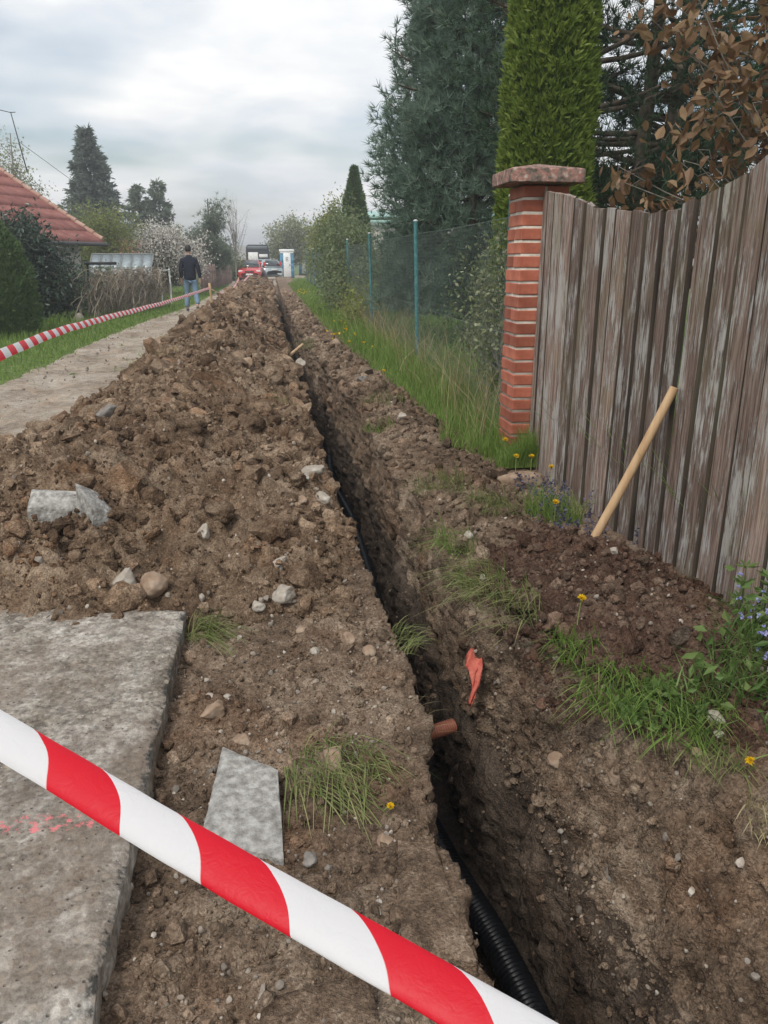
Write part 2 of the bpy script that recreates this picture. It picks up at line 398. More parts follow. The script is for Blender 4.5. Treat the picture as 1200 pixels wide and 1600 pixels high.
M['thuja'] = leafmat('thuja_spray', [(0, (.06, .11, .018)), (.5, (.155, .225, .04)), (1, (.32, .38, .085))], .45)
M['thuja_mid'] = leafmat('green_thuja_spray', [(0, (.045, .085, .028)), (.5, (.09, .15, .05)), (1, (.16, .23, .085))], .35)
M['thuja_dark'] = leafmat('dark_thuja_spray', [(0, (.018, .045, .018)), (.5, (.035, .075, .028)), (1, (.06, .11, .04))], .25)
M['laurel'] = leafmat('laurel_leaf', [(0, (.012, .032, .02)), (.5, (.025, .055, .034)), (1, (.065, .10, .06))], .15, .35, .5)
M['spruce'] = leafmat('spruce_needle', [(0, (.085, .115, .098)), (.5, (.15, .19, .16)), (1, (.23, .27, .22))], .4)
M['midpine'] = leafmat('grey_green_needle', [(0, (.11, .155, .115)), (.5, (.19, .24, .175)), (1, (.29, .33, .24))], .45)
M['spring'] = leafmat('spring_leaf', [(0, (.12, .16, .03)), (.5, (.22, .26, .07)), (1, (.36, .38, .14))], .4)
M['palegreen'] = leafmat('pale_green_leaf', [(0, (.14, .17, .07)), (.5, (.26, .29, .15)), (1, (.46, .47, .32))], .4)
M['blossom'] = leafmat('blossom', [(0, (.34, .30, .26)), (.35, (.55, .52, .47)), (1, (.85, .83, .80))], .35)
M['shrub'] = leafmat('shrub_leaf', [(0, (.08, .115, .05)), (.5, (.155, .20, .095)), (1, (.28, .32, .17))], .4)
M['copper'] = leafmat('copper_leaf', [(0, (.10, .05, .027)), (.45, (.20, .115, .06)), (1, (.36, .25, .14))], .35, .5)
M['dryvine'] = simple('dry_vine', [(.3, (.19, .15, .11)), (.5, (.31, .26, .20)), (.7, (.43, .38, .31))], 5, .9, 0, rnd=.35)
M['concrete'] = None
def concrete():
    m, nt, b, o = newmat('concrete'); v = objco(nt)
    c = ramp(nt, noise(nt, v, 4, 5, .65), [(.38, (.15, .128, .102)), (.5, (.27, .245, .21)), (.62, (.41, .385, .345))])
    fine = noise(nt, v, 60, 5, .7)
    c = mix(nt, 1.0, c, ramp(nt, fine, [(.32, (.55,) * 3), (.5, (1.0,) * 3), (.68, (1.35,) * 3)]), 'MULTIPLY')
    c = mix(nt, 1.0, c, ramp(nt, noise(nt, v, 24, 4, .7), [(.36, (.6,) * 3), (.5, (1.0,) * 3), (.64, (1.4,) * 3)]), 'MULTIPLY')
    vo = nd(nt, 'ShaderNodeTexVoronoi', {'Vector': v, 'Scale': 62.0})
    pit = ramp(nt, vo.outputs['Distance'], [(.1, (1, 1, 1)), (.25, (0, 0, 0))])
    hs = nd(nt, 'ShaderNodeSeparateColor', {0: vo.outputs['Color']})
    sel = ramp(nt, hs.outputs[0], [(.7, (0, 0, 0)), (.72, (1, 1, 1))]); sel2 = ramp(nt, hs.outputs[1], [(.80, (0, 0, 0)), (.82, (1, 1, 1))])
    p1 = nd(nt, 'ShaderNodeMath', {0: pit, 1: sel}, operation='MULTIPLY').outputs[0]; p2 = nd(nt, 'ShaderNodeMath', {0: pit, 1: sel2}, operation='MULTIPLY').outputs[0]
    ag = nd(nt, 'ShaderNodeTexVoronoi', {'Vector': nd(nt, 'ShaderNodeVectorMath', {0: v, 1: (.0, .0, .0)}, operation='ADD').outputs[0], 'Scale': 44.0}); ags = nd(nt, 'ShaderNodeSeparateColor', {0: ag.outputs['Color']})
    agc = ramp(nt, ags.outputs[0], [(0, (.12, .10, .085)), (.3, (.25, .20, .155)), (.6, (.32, .29, .25)), (.85, (.42, .36, .29)), (1, (.52, .50, .46))]); agm = ramp(nt, ag.outputs['Distance'], [(.28, (.62,) * 3), (.5, (0, 0, 0))])
    c = mix(nt, agm, c, agc)
    c = mix(nt, p1, c, (.13, .12, .11)); c = mix(nt, p2, c, (.52, .50, .46))
    dirt = ramp(nt, noise(nt, v, 2.3, 5, .7), [(.47, (0, 0, 0)), (.66, (.75, .75, .75))]); c = mix(nt, dirt, c, mix(nt, fine, (.10, .072, .052), (.25, .195, .15)))
    lich = nd(nt, 'ShaderNodeMath', {0: attr(nt, 'edge'), 1: noise(nt, v, 9, 6, .75)}, operation='MULTIPLY').outputs[0]
    c = mix(nt, ramp(nt, lich, [(.44, (0, 0, 0)), (.52, (1, 1, 1))]), c, (.06, .058, .052))
    paint = nd(nt, 'ShaderNodeMath', {0: attr(nt, 'paint'), 1: noise(nt, v, 45, 4, .7)}, operation='MULTIPLY').outputs[0]
    c = mix(nt, ramp(nt, paint, [(.53, (0, 0, 0)), (.60, (.85, .85, .85))]), c, (.70, .19, .20))
    nt.links.new(c, b.inputs['Base Color']); b.inputs['Roughness'].default_value = .92; b.inputs['Specular IOR Level'].default_value = .2
    fine = nd(nt, 'ShaderNodeMath', {0: agm, 1: .5, 2: fine}, operation='MULTIPLY_ADD').outputs[0]
    h = nd(nt, 'ShaderNodeMath', {0: p1, 1: -.8, 2: fine}, operation='MULTIPLY_ADD').outputs[0]
    bump(nt, b, h, .8, .008)
    return m
M['concrete'] = concrete()
M['paleconcrete'] = simple('pale_concrete', [(.34, (.19, .18, .165)), (.5, (.30, .29, .27)), (.66, (.43, .42, .395))], 40, .9, .9, .010, 70)
M['brick'] = simple('red_brick', [(.3, (.29, .085, .05)), (.5, (.37, .115, .07)), (.7, (.45, .165, .10))], 9, .75, .25, .004, 60, rnd=.28, objrnd=True)
M['mortar'] = simple('mortar', [(.3, (.40, .35, .29)), (.6, (.58, .53, .46))], 18, .95, .5, .004)
M['cap'] = simple('cap_stone', [(.34, (.09, .07, .058)), (.46, (.21, .16, .135)), (.54, (.33, .155, .125)), (.66, (.42, .37, .32))], 26, .95, .9, .01, 40)
def board():
    m, nt, b, o = newmat('weathered_board'); oi = nd(nt, 'ShaderNodeObjectInfo').outputs['Random']
    off = nd(nt, 'ShaderNodeCombineXYZ', {0: oi, 1: oi, 2: oi}).outputs[0]
    off = nd(nt, 'ShaderNodeVectorMath', {0: off, 1: (37, 61, 23)}, operation='MULTIPLY').outputs[0]
    v = nd(nt, 'ShaderNodeVectorMath', {0: objco(nt), 1: off}, operation='ADD').outputs[0]
    g = noise(nt, mapping(nt, v, (1, 1, .05)), 70, 5, .65)
    wood = ramp(nt, g, [(.36, (.11, .075, .06)), (.5, (.225, .16, .13)), (.64, (.36, .28, .235))])
    wood = mix(nt, 1.0, wood, ramp(nt, oi, [(0, (.62,) * 3), (1, (1.35,) * 3)]), 'MULTIPLY')
    pm = nd(nt, 'ShaderNodeMath', {0: noise(nt, mapping(nt, v, (1, 1, .09)), 75, 8, .75), 1: noise(nt, mapping(nt, v, (1, 1, .3)), 9, 5, .65)}, operation='ADD').outputs[0]
    pm = nd(nt, 'ShaderNodeMath', {0: oi, 1: .05, 2: pm}, operation='MULTIPLY_ADD').outputs[0]
    pf = ramp(nt, nd(nt, 'ShaderNodeMath', {0: pm, 1: .5}, operation='MULTIPLY').outputs[0], [(.512, (0, 0, 0)), (.56, (.8,) * 3)])
    c = mix(nt, pf, wood, (.44, .425, .40))
    crk = noise(nt, mapping(nt, v, (1, 1, .025)), 150, 3, .6); c = mix(nt, ramp(nt, crk, [(.34, (.85,) * 3), (.42, (0, 0, 0))]), c, (.03, .022, .018))
    alg = noise(nt, v, 3.2, 4)
    c = mix(nt, ramp(nt, alg, [(.52, (0, 0, 0)), (.75, (.35,) * 3)]), c, (.17, .16, .06))
    nt.links.new(c, b.inputs['Base Color']); b.inputs['Roughness'].default_value = .9; b.inputs['Specular IOR Level'].default_value = .15
    h = nd(nt, 'ShaderNodeMath', {0: pf, 1: .35, 2: g}, operation='MULTIPLY_ADD').outputs[0]
    bump(nt, b, h, .9, .006)
    return m
M['board'] = board()
M['shadedside'] = simple('shaded_bare_edge', [(.3, (.025, .02, .016)), (.5, (.05, .038, .03)), (.7, (.085, .075, .05))], 12, .95, .4, .005, stretch=(1, 1, .1))  # bare plank edges, darkened to put the shade of the gaps into the colour
M['rawwood'] = simple('raw_wood', [(.3, (.38, .23, .12)), (.5, (.48, .31, .17)), (.7, (.56, .39, .23))], 30, .6, .2, .002, stretch=(1, 1, .08))
M['stake'] = simple('stake_wood', [(.3, (.35, .22, .12)), (.5, (.48, .33, .19)), (.7, (.58, .43, .28))], 12, .75, .2, .003, stretch=(1, 1, .15))
M['greenmetal'] = simple('green_painted_metal', [(.3, (.035, .13, .14)), (.5, (.055, .18, .185)), (.68, (.10, .24, .245)), (.8, (.25, .26, .24))], 22, .5, .3, .003)
M['wire'] = simple('fence_wire', [(.3, (.09, .13, .12)), (.7, (.20, .24, .22))], 8, .6, 0)
M['postcap'] = simple('post_cap', [(.3, (.5, .52, .53)), (.7, (.66, .68, .69))], 8, .5, 0)
def pipe_mat(name, c, rough): return simple(name, [(.3, tuple(x * .7 for x in c)), (.6, c), (.8, tuple(min(1, x * 1.6) for x in c))], 12, rough, .1, .002)
M['blackpipe'] = pipe_mat('black_pipe', (.014, .015, .018), .32)
M['rustpipe'] = pipe_mat('orange_brown_pipe', (.24, .085, .05), .6)
M['plastic'] = simple('orange_plastic', [(.3, (.34, .06, .04)), (.5, (.46, .10, .07)), (.7, (.58, .17, .12))], 22, .55, .8, .008)
def tape():
    m, nt, b, o = newmat('barrier_tape')
    u = attr(nt, 'u')
    fr = nd(nt, 'ShaderNodeMath', {0: u}, operation='FRACT').outputs[0]
    g = ramp(nt, fr, [(.497, (0, 0, 0)), (.503, (1, 1, 1))])
    c = mix(nt, g, (.80, .80, .82), (.74, .012, .03))
    nt.links.new(c, b.inputs['Base Color']); b.inputs['Roughness'].default_value = .45; b.inputs['Specular IOR Level'].default_value = .35
    bump(nt, b, noise(nt, mapping(nt, objco(nt), (1, 1, 1)), 30, 5, .65, 1.0), .35, .005)
    t = nd(nt, 'ShaderNodeBsdfTranslucent', {'Color': c}); ms = nd(nt, 'ShaderNodeMixShader', {0: .38, 1: b.outputs[0], 2: t.outputs[0]}); nt.links.new(ms.outputs[0], o.inputs[0])
    return m
M['tape'] = tape()
def plain(name, c, rough=.5, metallic=0, spec=.5, coat=0):
    m, nt, b, o = newmat(name)
    k = noise(nt, objco(nt), 9, 4)
    cc = mix(nt, 1.0, c, ramp(nt, k, [(.3, (.86,) * 3), (.7, (1.1,) * 3)]), 'MULTIPLY')
    nt.links.new(cc, b.inputs['Base Color']); b.inputs['Roughness'].default_value = rough; b.inputs['Metallic'].default_value = metallic; b.inputs['Specular IOR Level'].default_value = spec
    if coat: b.inputs['Coat Weight'].default_value = coat
    return m

# ================================================================== profile of the place
def tab(y, pts): a = np.array(pts, float); return np.interp(y, a[:, 0], a[:, 1])
def xl(y): return tab(y, [(-1, .40), (1.1, .40), (1.57, .37), (1.95, .42), (2.56, .44), (3.1, .385), (4.25, .335), (7, .275), (14, .14), (36, -.03), (60, -.1)])
def xr(y): return tab(y, [(-1, 1.34), (.8, 1.26), (1.4, 1.14), (1.8, 1.0), (2.2, .865), (2.4, .775), (2.6, .73), (2.8, .715), (3.5, .74), (4.3, .72), (6.7, .70), (13, .47), (33, .24), (60, .15)])
def xb(y): return tab(y, [(-1, .84), (1.8, .83), (2.2, .80), (2.5, .72), (2.8, .70), (4, .70), (7, .69), (13, .46), (33, .23), (60, .14)])
def zfloor(y): return tab(y, [(-1, -.92), (14, -.90), (34, -.8), (37, -.5), (40, .0), (60, 0)])
def zleft(y): return tab(y, [(-1, .06), (3, .08), (60, .05)])
def zright(y): return tab(y, [(-1, .18), (1, .18), (3, .2), (60, .2)])
def bank(x, y):
    """height of the right bank before lumps"""
    z = zright(y)
    t = np.clip((x - xr(y)) / .55, 0, 1)
    return z + .05 * np.sin(np.pi * t) * np.clip((y - 3) / 1.5, 0, 1) - .06 * np.clip((x - 1.15) / .25, 0, 1) * np.clip((y - 2.8) / .6, 0, 1)

# ---- dug strip: ground left of the trench, both walls, floor, right bank
ys = [-0.8]
while ys[-1] < .65: ys.append(ys[-1] + .06)
while ys[-1] < 60: ys.append(ys[-1] * 1.0072 + .0006)
ys = np.array(ys); ny = len(ys)
cA1 = np.linspace(-2.7, -.75, 30)[:-1]; nA2, nB, nC, nD, nE = 140, 56, 18, 110, 80
X = []; Z = []; W = []
XL, XR, XB, ZF, ZL, ZR = xl(ys), xr(ys), xb(ys), zfloor(ys), zleft(ys), zright(ys)
wig = fbm(np.stack([ys * 1.7, ys * 0, ys * 0], -1), 4) * .045 * np.clip(ys / 3, .6, 1.6); XL = XL + wig * .5 - .035
wig2 = fbm(np.stack([ys * 1.5, ys * 0 + 9, ys * 0], -1), 4) * .05; XR = XR + wig2
for x in cA1: X.append(np.full(ny, x)); Z.append(np.where(x < -1.4, -.07, -.07 + (x + 1.4) / .65 * (ZL + .07))); W.append(np.full(ny, .45))
for t in np.linspace(0, 1, nA2, endpoint=False): X.append(-.75 + (XL + .75) * t); Z.append(ZL + .03 * t); W.append(np.full(ny, .8))
for t in np.linspace(0, 1, nB, endpoint=False):
    s = t ** 1.15
    X.append(XL + .07 * t - .03 * math.sin(t * 3.1)); Z.append(ZL + .03 + (ZF - ZL - .03) * s); W.append(np.full(ny, .75))
for t in np.linspace(0, 1, nC, endpoint=False): X.append(XL + .07 + (XB - XL - .07) * t); Z.append(ZF - .02 * math.sin(t * 3.14)); W.append(np.full(ny, .5))
for t in np.linspace(0, 1, nD, endpoint=False):
    k = np.clip((2.6 - ys) / 1.0, 0, 1)         # near the camera the wall has slumped into a slope
    tb = .62
    zs_ = np.where(t < tb, t / tb * .50, .50 + (t - tb) / (1 - tb) * .50); xs_ = np.where(t < tb, t / tb * .13, .13 + .87 * ((t - tb) / (1 - tb)) ** 1.1)
    zn = (t ** 1.0) * (1 - k) + zs_ * k; xn = (t ** 2.5) * (1 - k) + xs_ * k
    X.append(XB + (XR - XB) * xn); Z.append(ZF + (ZR - ZF) * zn); W.append(np.full(ny, 1.25))
for t in np.linspace(0, 1, nE): x = XR + (2.05 - XR) * t; X.append(x); Z.append(bank(x, ys) + .0); W.append(np.full(ny, 1.0 - .5 * t))
X = np.array(X).T; Z = np.array(Z).T; W = np.array(W).T; Yg = np.repeat(ys[:, None], X.shape[1], 1)
G = np.stack([X, Yg, Z], -1)
def gnormals(G):
    du = np.gradient(G, axis=1); dv = np.gradient(G, axis=0); return norm(np.cross(du, dv))
N = gnormals(G); q = G.reshape(-1, 3)
d = (.040 * fbm(q * 2.6, 3) + .030 * fbm(q * np.array([7, 7, 5]) + 5, 3, True) + .016 * fbm(q * 22 + 9, 3)).reshape(X.shape)
wl_ = np.zeros(X.shape); wl_[:, len(cA1) + nA2:len(cA1) + nA2 + nB + nC + nD] = 1
d += wl_ * (.05 * fbm(q * np.array([4, 4, 3]) + 71, 4) + .026 * fbm(q * np.array([9, 9, 4]) + 31, 4, True) + .022 * fbm(q * np.array([30, 30, 11]) + 13, 3, True)).reshape(X.shape)
d += (1 - .92 * wl_) * .018 * (cellbump(X + Z * .7, Yg + Z * .4, .075, 1) + .5 * cellbump(X + Z * .6, Yg, .033, 2)) * 1.3
d -= .030
G = G + N * (d * W)[..., None]
STRIP = G; SN = gnormals(G)
nx = G.shape[1]
ii = (np.arange(ny - 1)[:, None] * nx + np.arange(nx - 1)[None]).ravel()
Fq = np.stack([ii, ii + 1, ii + nx + 1, ii + nx], -1)
mb = MB(); mb.add(G.reshape(-1, 3), Fq, 0, .5)
fc = G.reshape(-1, 3)[Fq[:, 0]]; colI = Fq[:, 0] % nx; sunken = (fc[:, 2] < -.30 + .10 * fbm(fc * 2.3 + 3, 4)) & (colI >= len(cA1) + nA2) & (colI < len(cA1) + nA2 + nB + nC + nD); mb.m[-1] = sunken.astype(int)   # darker soil below a ragged depth in the trench
o = mb.build('dug_ground', [M['soil'], M['darksoil']]); tag(o, 'brown earth with a narrow trench cut along it', kind='structure')
A_END = len(cA1) + nA2; B_END = A_END + nB; C_END = B_END + nC; D_END = C_END + nD

# ---- big ground sheet round the strip, road, verges
g = MB()
def sheet(mb, x0, x1, y0, y1, z, nx_, ny_, amp=0, fr=.5, mi=0):
    xs = np.linspace(x0, x1, nx_ + 1); yy = np.linspace(y0, y1, ny_ + 1); A, B = np.meshgrid(xs, yy)
    p = np.stack([A.ravel(), B.ravel(), np.zeros(A.size)], -1); zz_ = z + (amp * fbm(p * fr, 3) if amp else 0)
    p[:, 2] = zz_; i = (np.arange(ny_)[:, None] * (nx_ + 1) + np.arange(nx_)[None]).ravel()
    mb.add(p, np.stack([i, i + 1, i + nx_ + 2, i + nx_ + 1], -1), mi, .5)
sheet(g, -900, -2.4, -60, 59, -.02, 30, 30); sheet(g, 1.9, 900, -60, 59, .17, 30, 30); sheet(g, -900, 900, 59, 1500, -.03, 30, 30); sheet(g, -2.4, 1.9, -60, -.7, 0, 4, 10)
tag(g.build('ground', M['turf']), 'grassy ground reaching to the horizon', kind='structure')
rd = MB()
yy = np.concatenate([np.arange(2.5, 18, .06), np.arange(18, 75, .25)]); xs = np.linspace(0, 1, 60)
xa = tab(yy, [(0, -3.5), (10, -3.4), (18, -3.3), (27, -2.8), (45, -2.75), (75, -3.5)]) + .16 * fbm(np.stack([yy * 1.3, yy * 0, yy * 0], -1), 4); xbb = tab(yy, [(0, -1.1), (44, -1.0), (52, 1.5), (75, 3)])
A = xa[:, None] + (xbb - xa)[:, None] * xs[None]; B = np.repeat(yy[:, None], 60, 1)
p = np.stack([A.ravel(), B.ravel(), 0 * A.ravel()], -1)
p[:, 2] = .015 + .035 * fbm(p * np.array([1.3, .4, 1]), 4) + .02 * fbm(p * 6, 4) - .03 * np.exp(-((p[:, 0] + 2.75) / .22) ** 2) - .03 * np.exp(-((p[:, 0] + 1.75) / .2) ** 2) + .012 * cellbump(p[:, 0], p[:, 1], .12, 5)
edge = np.minimum(xs, 1 - xs); p[:, 2] -= np.tile(np.where(edge < .03, .05, 0), len(yy))
i = (np.arange(len(yy) - 1)[:, None] * 60 + np.arange(59)[None]).ravel()
rd.add(p, np.stack([i, i + 1, i + 61, i + 60], -1), 0, .5)
tag(rd.build('road', M['road']), 'pale unpaved gravel lane', kind='structure')
hb = MB()
ang = np.linspace(-60, 60, 80); rows = []
for k, (dist, f) in enumerate([(330, 0), (420, .75), (520, 1.0), (700, .9)]):
    h = (10.5 + 2.5 * np.array(pn(np.stack([ang * .09, ang * 0 + .3, ang * 0], -1)))) * f - .5
    rows.append(np.stack([np.sin(np.radians(ang)) * dist, np.cos(np.radians(ang)) * dist, h], -1))
p = np.concatenate(rows); i = (np.arange(3)[:, None] * 80 + np.arange(79)[None]).ravel()
hb.add(p, np.stack([i, i + 1, i + 81, i + 80], -1), 0, .5)
M['hill'] = simple('hill_field', [(.35, (.16, .13, .085)), (.5, (.22, .19, .12)), (.65, (.2, .22, .10))], .02, .95, 0)
tag(hb.build('hill', M['hill']), 'low brown hill on the horizon', kind='structure')

# ================================================================== spoil heap
def heap_base(x, y):
    xc = tab(y, [(2.5, -.75), (5, -.7), (9, -.8), (20, -.9), (50, -.95)]); L = tab(y, [(2.5, -2.1), (4, -2.4), (5.2, -2.15), (6.4, -1.8), (9, -1.75), (50, -1.85)]); Rr = xl(y) - .02
    H = tab(y, [(2.55, -.02), (3.0, .12), (3.5, .24), (4.2, .36), (6, .46), (10, .52), (30, .52), (40, .48), (46, .42), (49, -.02)])
    H = H * (1 + .22 * pn(np.stack([y * .8, y * 0, y * 0 + 3], -1).reshape(-1, 3)).reshape(np.shape(y)))
    tl = np.clip((x - L) / (xc - L), 0, 1); tr = np.clip((Rr - x) / (Rr - xc), 0, 1)
    pl = np.sin(tl * np.pi / 2) ** .9; pr = tr ** .85
    prof = np.where(x < xc, pl, pr); prof = prof - np.maximum(0, prof - .82) * .45
    out = np.minimum(np.minimum(x - L, (Rr - x) * 5) * 2, 0)
    lobe = .16 * np.exp(-((x + 1.35) / .65) ** 2 - ((y - 3.75) / .45) ** 2)
    return zleft(y) + .035 * (x > -1.2) * np.clip((y - 2.9) * 2, 0, 1) - .03 + H * prof + lobe + out * .25
hy = [2.45]
while hy[-1] < 49: hy.append(hy[-1] * 1.0058 + .0012)
hy = np.array(hy); hx = np.linspace(0, 1, 270)
HX = (-2.55 + (xl(hy)[:, None] + .03 + 2.55) * hx[None]); HY = np.repeat(hy[:, None], len(hx), 1)
HZ = heap_base(HX, HY)
q3 = np.stack([HX.ravel(), HY.ravel(), HZ.ravel()], -1)
inside = np.clip((HZ - zleft(HY) + .05) / .12, 0, 1)
nz = (.075 * fbm(q3 * 2.2, 3) + .065 * fbm(q3 * 6 + 7, 4, True) + .03 * fbm(q3 * 18, 3)).reshape(HX.shape)
wx = HX + .05 * pn(q3 * 6).reshape(HX.shape); wy = HY + .05 * pn(q3 * 6 + 40).reshape(HX.shape)
nz += .07 * cellbump(wx, wy, .30, 3) * np.clip(pn(q3 * 1.1 + 4).reshape(HX.shape) + .35, 0, 1) + .065 * cellbump(wx, wy, .13, 4) + .035 * cellbump(HX, HY, .06, 6) + .02 * cellbump(HX, HY, .03, 8)
HZ = HZ + nz * (.25 + .75 * inside) - .02
HEAP = np.stack([HX, HY, HZ], -1); HN = gnormals(HEAP)
nhx = len(hx); i = (np.arange(len(hy) - 1)[:, None] * nhx + np.arange(nhx - 1)[None]).ravel()
mb = MB(); mb.add(HEAP.reshape(-1, 3), np.stack([i, i + 1, i + nhx + 1, i + nhx], -1), 0, .5)
tag(mb.build('soil_heap', M['heap'], loc=(-.9, 12, 0)), 'long heap of crumbly brown soil thrown up beside the trench', 'soil heap')

# mound of darker soil by the board fence
def mound_h(x, y):
    u = (x - 1.18) / .50; v = (y - 2.5) / .86
    r = np.sqrt(u * u + v * v) * (1 + .12 * np.sin(3 * np.arctan2(v, u) + 1))
    return .15 * np.clip(1 - r ** 2, -.6, 1)
mx_ = np.linspace(.72, 1.66, 190); my_ = np.linspace(1.62, 3.42, 280); MXX, MYY = np.meshgrid(mx_, my_)
MZ = bank(MXX, MYY) + mound_h(MXX, MYY)
q3 = np.stack([MXX.ravel(), MYY.ravel(), MZ.ravel()], -1)
MZ = MZ + (.03 * fbm(q3 * 6, 3) + .012 * fbm(q3 * 24, 3)).reshape(MZ.shape) + .05 * cellbump(MXX + .03 * pn(q3 * 9).reshape(MZ.shape), MYY, .10, 9) + .04 * cellbump(MXX, MYY, .05, 10) + .02 * cellbump(MXX, MYY, .025, 11) - .035
MOUND = np.stack([MXX, MYY, MZ], -1); MN = gnormals(MOUND)
i = (np.arange(279)[:, None] * 190 + np.arange(189)[None]).ravel()
ok_ = ((mound_h(MXX, MYY) > -.06) & (MXX > xr(MYY) + .02)).ravel()[i]; i = i[ok_]
mb = MB(); mb.add(MOUND.reshape(-1, 3), np.stack([i, i + 1, i + 191, i + 190], -1), 0, .5)
tag(mb.build('soil_mound', M['dug'], loc=(1.22, 2.5, .2)), 'low mound of dark reddish soil against the board fence', 'soil mound')

# ---- height look-up for things that stand on the ground
def surf(x, y):
    x = float(x); y = float(y); best = -9
    r = int(np.clip(np.searchsorted(ys, y), 1, ny - 1))
    row = STRIP[r]; cols = np.concatenate([np.arange(0, A_END), np.arange(D_END, nx)])
    if -2.7 < x < 2.05:
        k = cols[np.argmin(np.abs(row[cols, 0] - x))]; best = row[k, 2]
        if xl(y) < x < xr(y): best = max(best, float(zright(y)))
    elif x >= 2.05: best = .17
    else: best = 0.0
    if 2.45 < y < 49 and -2.55 < x < xl(y):
        r = int(np.clip(np.searchsorted(hy, y), 1, len(hy) - 1)); best = max(best, HEAP[r, np.argmin(np.abs(HEAP[r, :, 0] - x)), 2])
    if .72 < x < 1.66 and 1.62 < y < 3.42:
        best = max(best, MOUND[np.argmin(np.abs(my_ - y)), np.argmin(np.abs(mx_ - x)), 2])
    return float(best)
def surfv(P): return np.array([surf(a, b) for a, b in P])

# ---- loose clods and pebbles (uncountable): pick grid points, more of them near the camera
def pick(GR_, NR, n, mask=None, power=1.0):
    H_, W_ = GR_.shape[:2]; w = 1.0 / np.maximum(GR_[..., 1], 1.0) ** power * np.gradient(GR_[..., 1], axis=0)
    if mask is not None: w = w * mask
    w = np.clip(w, 0, None).ravel(); idx = rng.choice(H_ * W_, n, p=w / w.sum())
    jit = rng.normal(0, .006, (n, 3)); jit[:, 2] *= .3
    return GR_.reshape(-1, 3)[idx] + jit, NR.reshape(-1, 3)[idx]
def plaw(n, lo, hi, a=2.4): u = rng.random(n); return (lo ** (1 - a) + u * (hi ** (1 - a) - lo ** (1 - a))) ** (1 / (1 - a))
heapmask = (HEAP[..., 2] > .09) * (1.0 + 0 * HEAP[..., 0])
cl = MB()
pm_ = heapmask * np.clip(.25 + 2.2 * pn(HEAP.reshape(-1, 3) * 1.7 + 21).reshape(heapmask.shape), .06, 2)
P, Nn = pick(HEAP, HN, 1100, pm_, .8); kp = ~((P[:, 0] > -1.30) & (P[:, 0] < -.72) & (P[:, 1] > 3.35) & (P[:, 1] < 4.05)); P = P[kp]; Nn = Nn[kp]; S = plaw(len(P), .03, .12, 2.0) * np.clip(P[:, 1] / 7, .75, 1.3); scatter_rocks(cl, P + Nn * (S * .1)[:, None], S, 'o2', 18, .65, 700)
P, Nn = pick(HEAP, HN, 5800, pm_, 1.15); S = plaw(5800, .012, .065, 2.6) * np.clip(P[:, 1] / 6, .85, 1.8); scatter_rocks(cl, P + Nn * (S * .25)[:, None], S, 'o1', 14, .45, 20)
P, Nn = pick(HEAP, HN, 23000, heapmask, 1.3); S = plaw(23000, .005, .018, 2.2) * np.clip(P[:, 1] / 5, .9, 2.2); scatter_rocks(cl, P + Nn * (S * .3)[:, None], S, 'o0', 10, .45, 60)
tag(cl.build('loose_clods', M['clod'], smooth=False), 'loose brown clods lying all over the soil heap', 'clods', kind='stuff')
cl = MB(); cmask = np.zeros(STRIP.shape[:2]); cmask[:, 20:A_END] = 1; cmask[:, D_END:] = .5 * (STRIP[:, D_END:, 0] < 1.5); cmask *= (ys > .6)[:, None] * (ys < 14)[:, None]
cm2 = cmask.copy(); cm2[:, :A_END] *= (ys < 4)[:, None]
P, Nn = pick(STRIP, SN, 1800, cm2, .8); S = plaw(1800, .008, .035, 2.6); scatter_rocks(cl, P + Nn * (S * .2)[:, None], S, 'o1', 12, .4, 90)
P, Nn = pick(STRIP, SN, 15000, cm2, .9); S = plaw(15000, .0028, .010, 2.3); scatter_rocks(cl, P + Nn * (S * .3)[:, None], S, 'o0', 10, .4, 110)
bm_ = np.zeros(STRIP.shape[:2]); bm_[:, D_END:] = STRIP[:, D_END:, 0] < tab(ys, [(4.7, 1.46), (7, 1.25), (9, 1.1), (13, .88), (40, .6)])[:, None]; bm_ *= (ys > 2.9)[:, None] * (ys < 30)[:, None]
P, Nn = pick(STRIP, SN, 2600, bm_, .9); S = plaw(2600, .010, .06, 2.5) * np.clip(P[:, 1] / 6, .8, 1.6); scatter_rocks(cl, P + Nn * (S * .2)[:, None], S, 'o1', 12, .45, 140)
wm = np.zeros(STRIP.shape[:2]); wm[:, C_END:D_END] = 1; wm[:, A_END:B_END] = .35; wm *= (ys > .6)[:, None] * (ys < 14)[:, None]
P, Nn = pick(STRIP, SN, 800, wm, .9); S = plaw(800, .006, .03, 2.6); scatter_rocks(cl, P - Nn * (S * .1)[:, None], S, 'o1', 12, .4, 130)
wm3 = np.zeros(STRIP.shape[:2]); wm3[:, C_END + int(nD * .55):D_END] = 1; wm3 *= (ys > .6)[:, None] * (ys < 2.7)[:, None]
P, Nn = pick(STRIP, SN, 1500, wm3, .6); S = plaw(1500, .004, .024, 2.5); scatter_rocks(cl, P + Nn * (S * .2)[:, None], S, 'o1', 12, .45, 160)
P, Nn = pick(STRIP, SN, 5000, wm3, .6); S = plaw(5000, .0025, .007, 2.3); scatter_rocks(cl, P + Nn * (S * .3)[:, None], S, 'o0', 10, .45, 165)
tag(cl.build('loose_crumbs', M['soil'], smooth=False), 'loose crumbs of earth around the trench', 'crumbs', kind='stuff')
cl = MB(); mm = (mound_h(MXX, MYY) > -.01) * 1.0
P, Nn = pick(MOUND, MN, 1500, mm, 0); S = plaw(1500, .007, .032, 2.2); scatter_rocks(cl, P + Nn * (S * .25)[:, None], S, 'o1', 12, .45, 150)
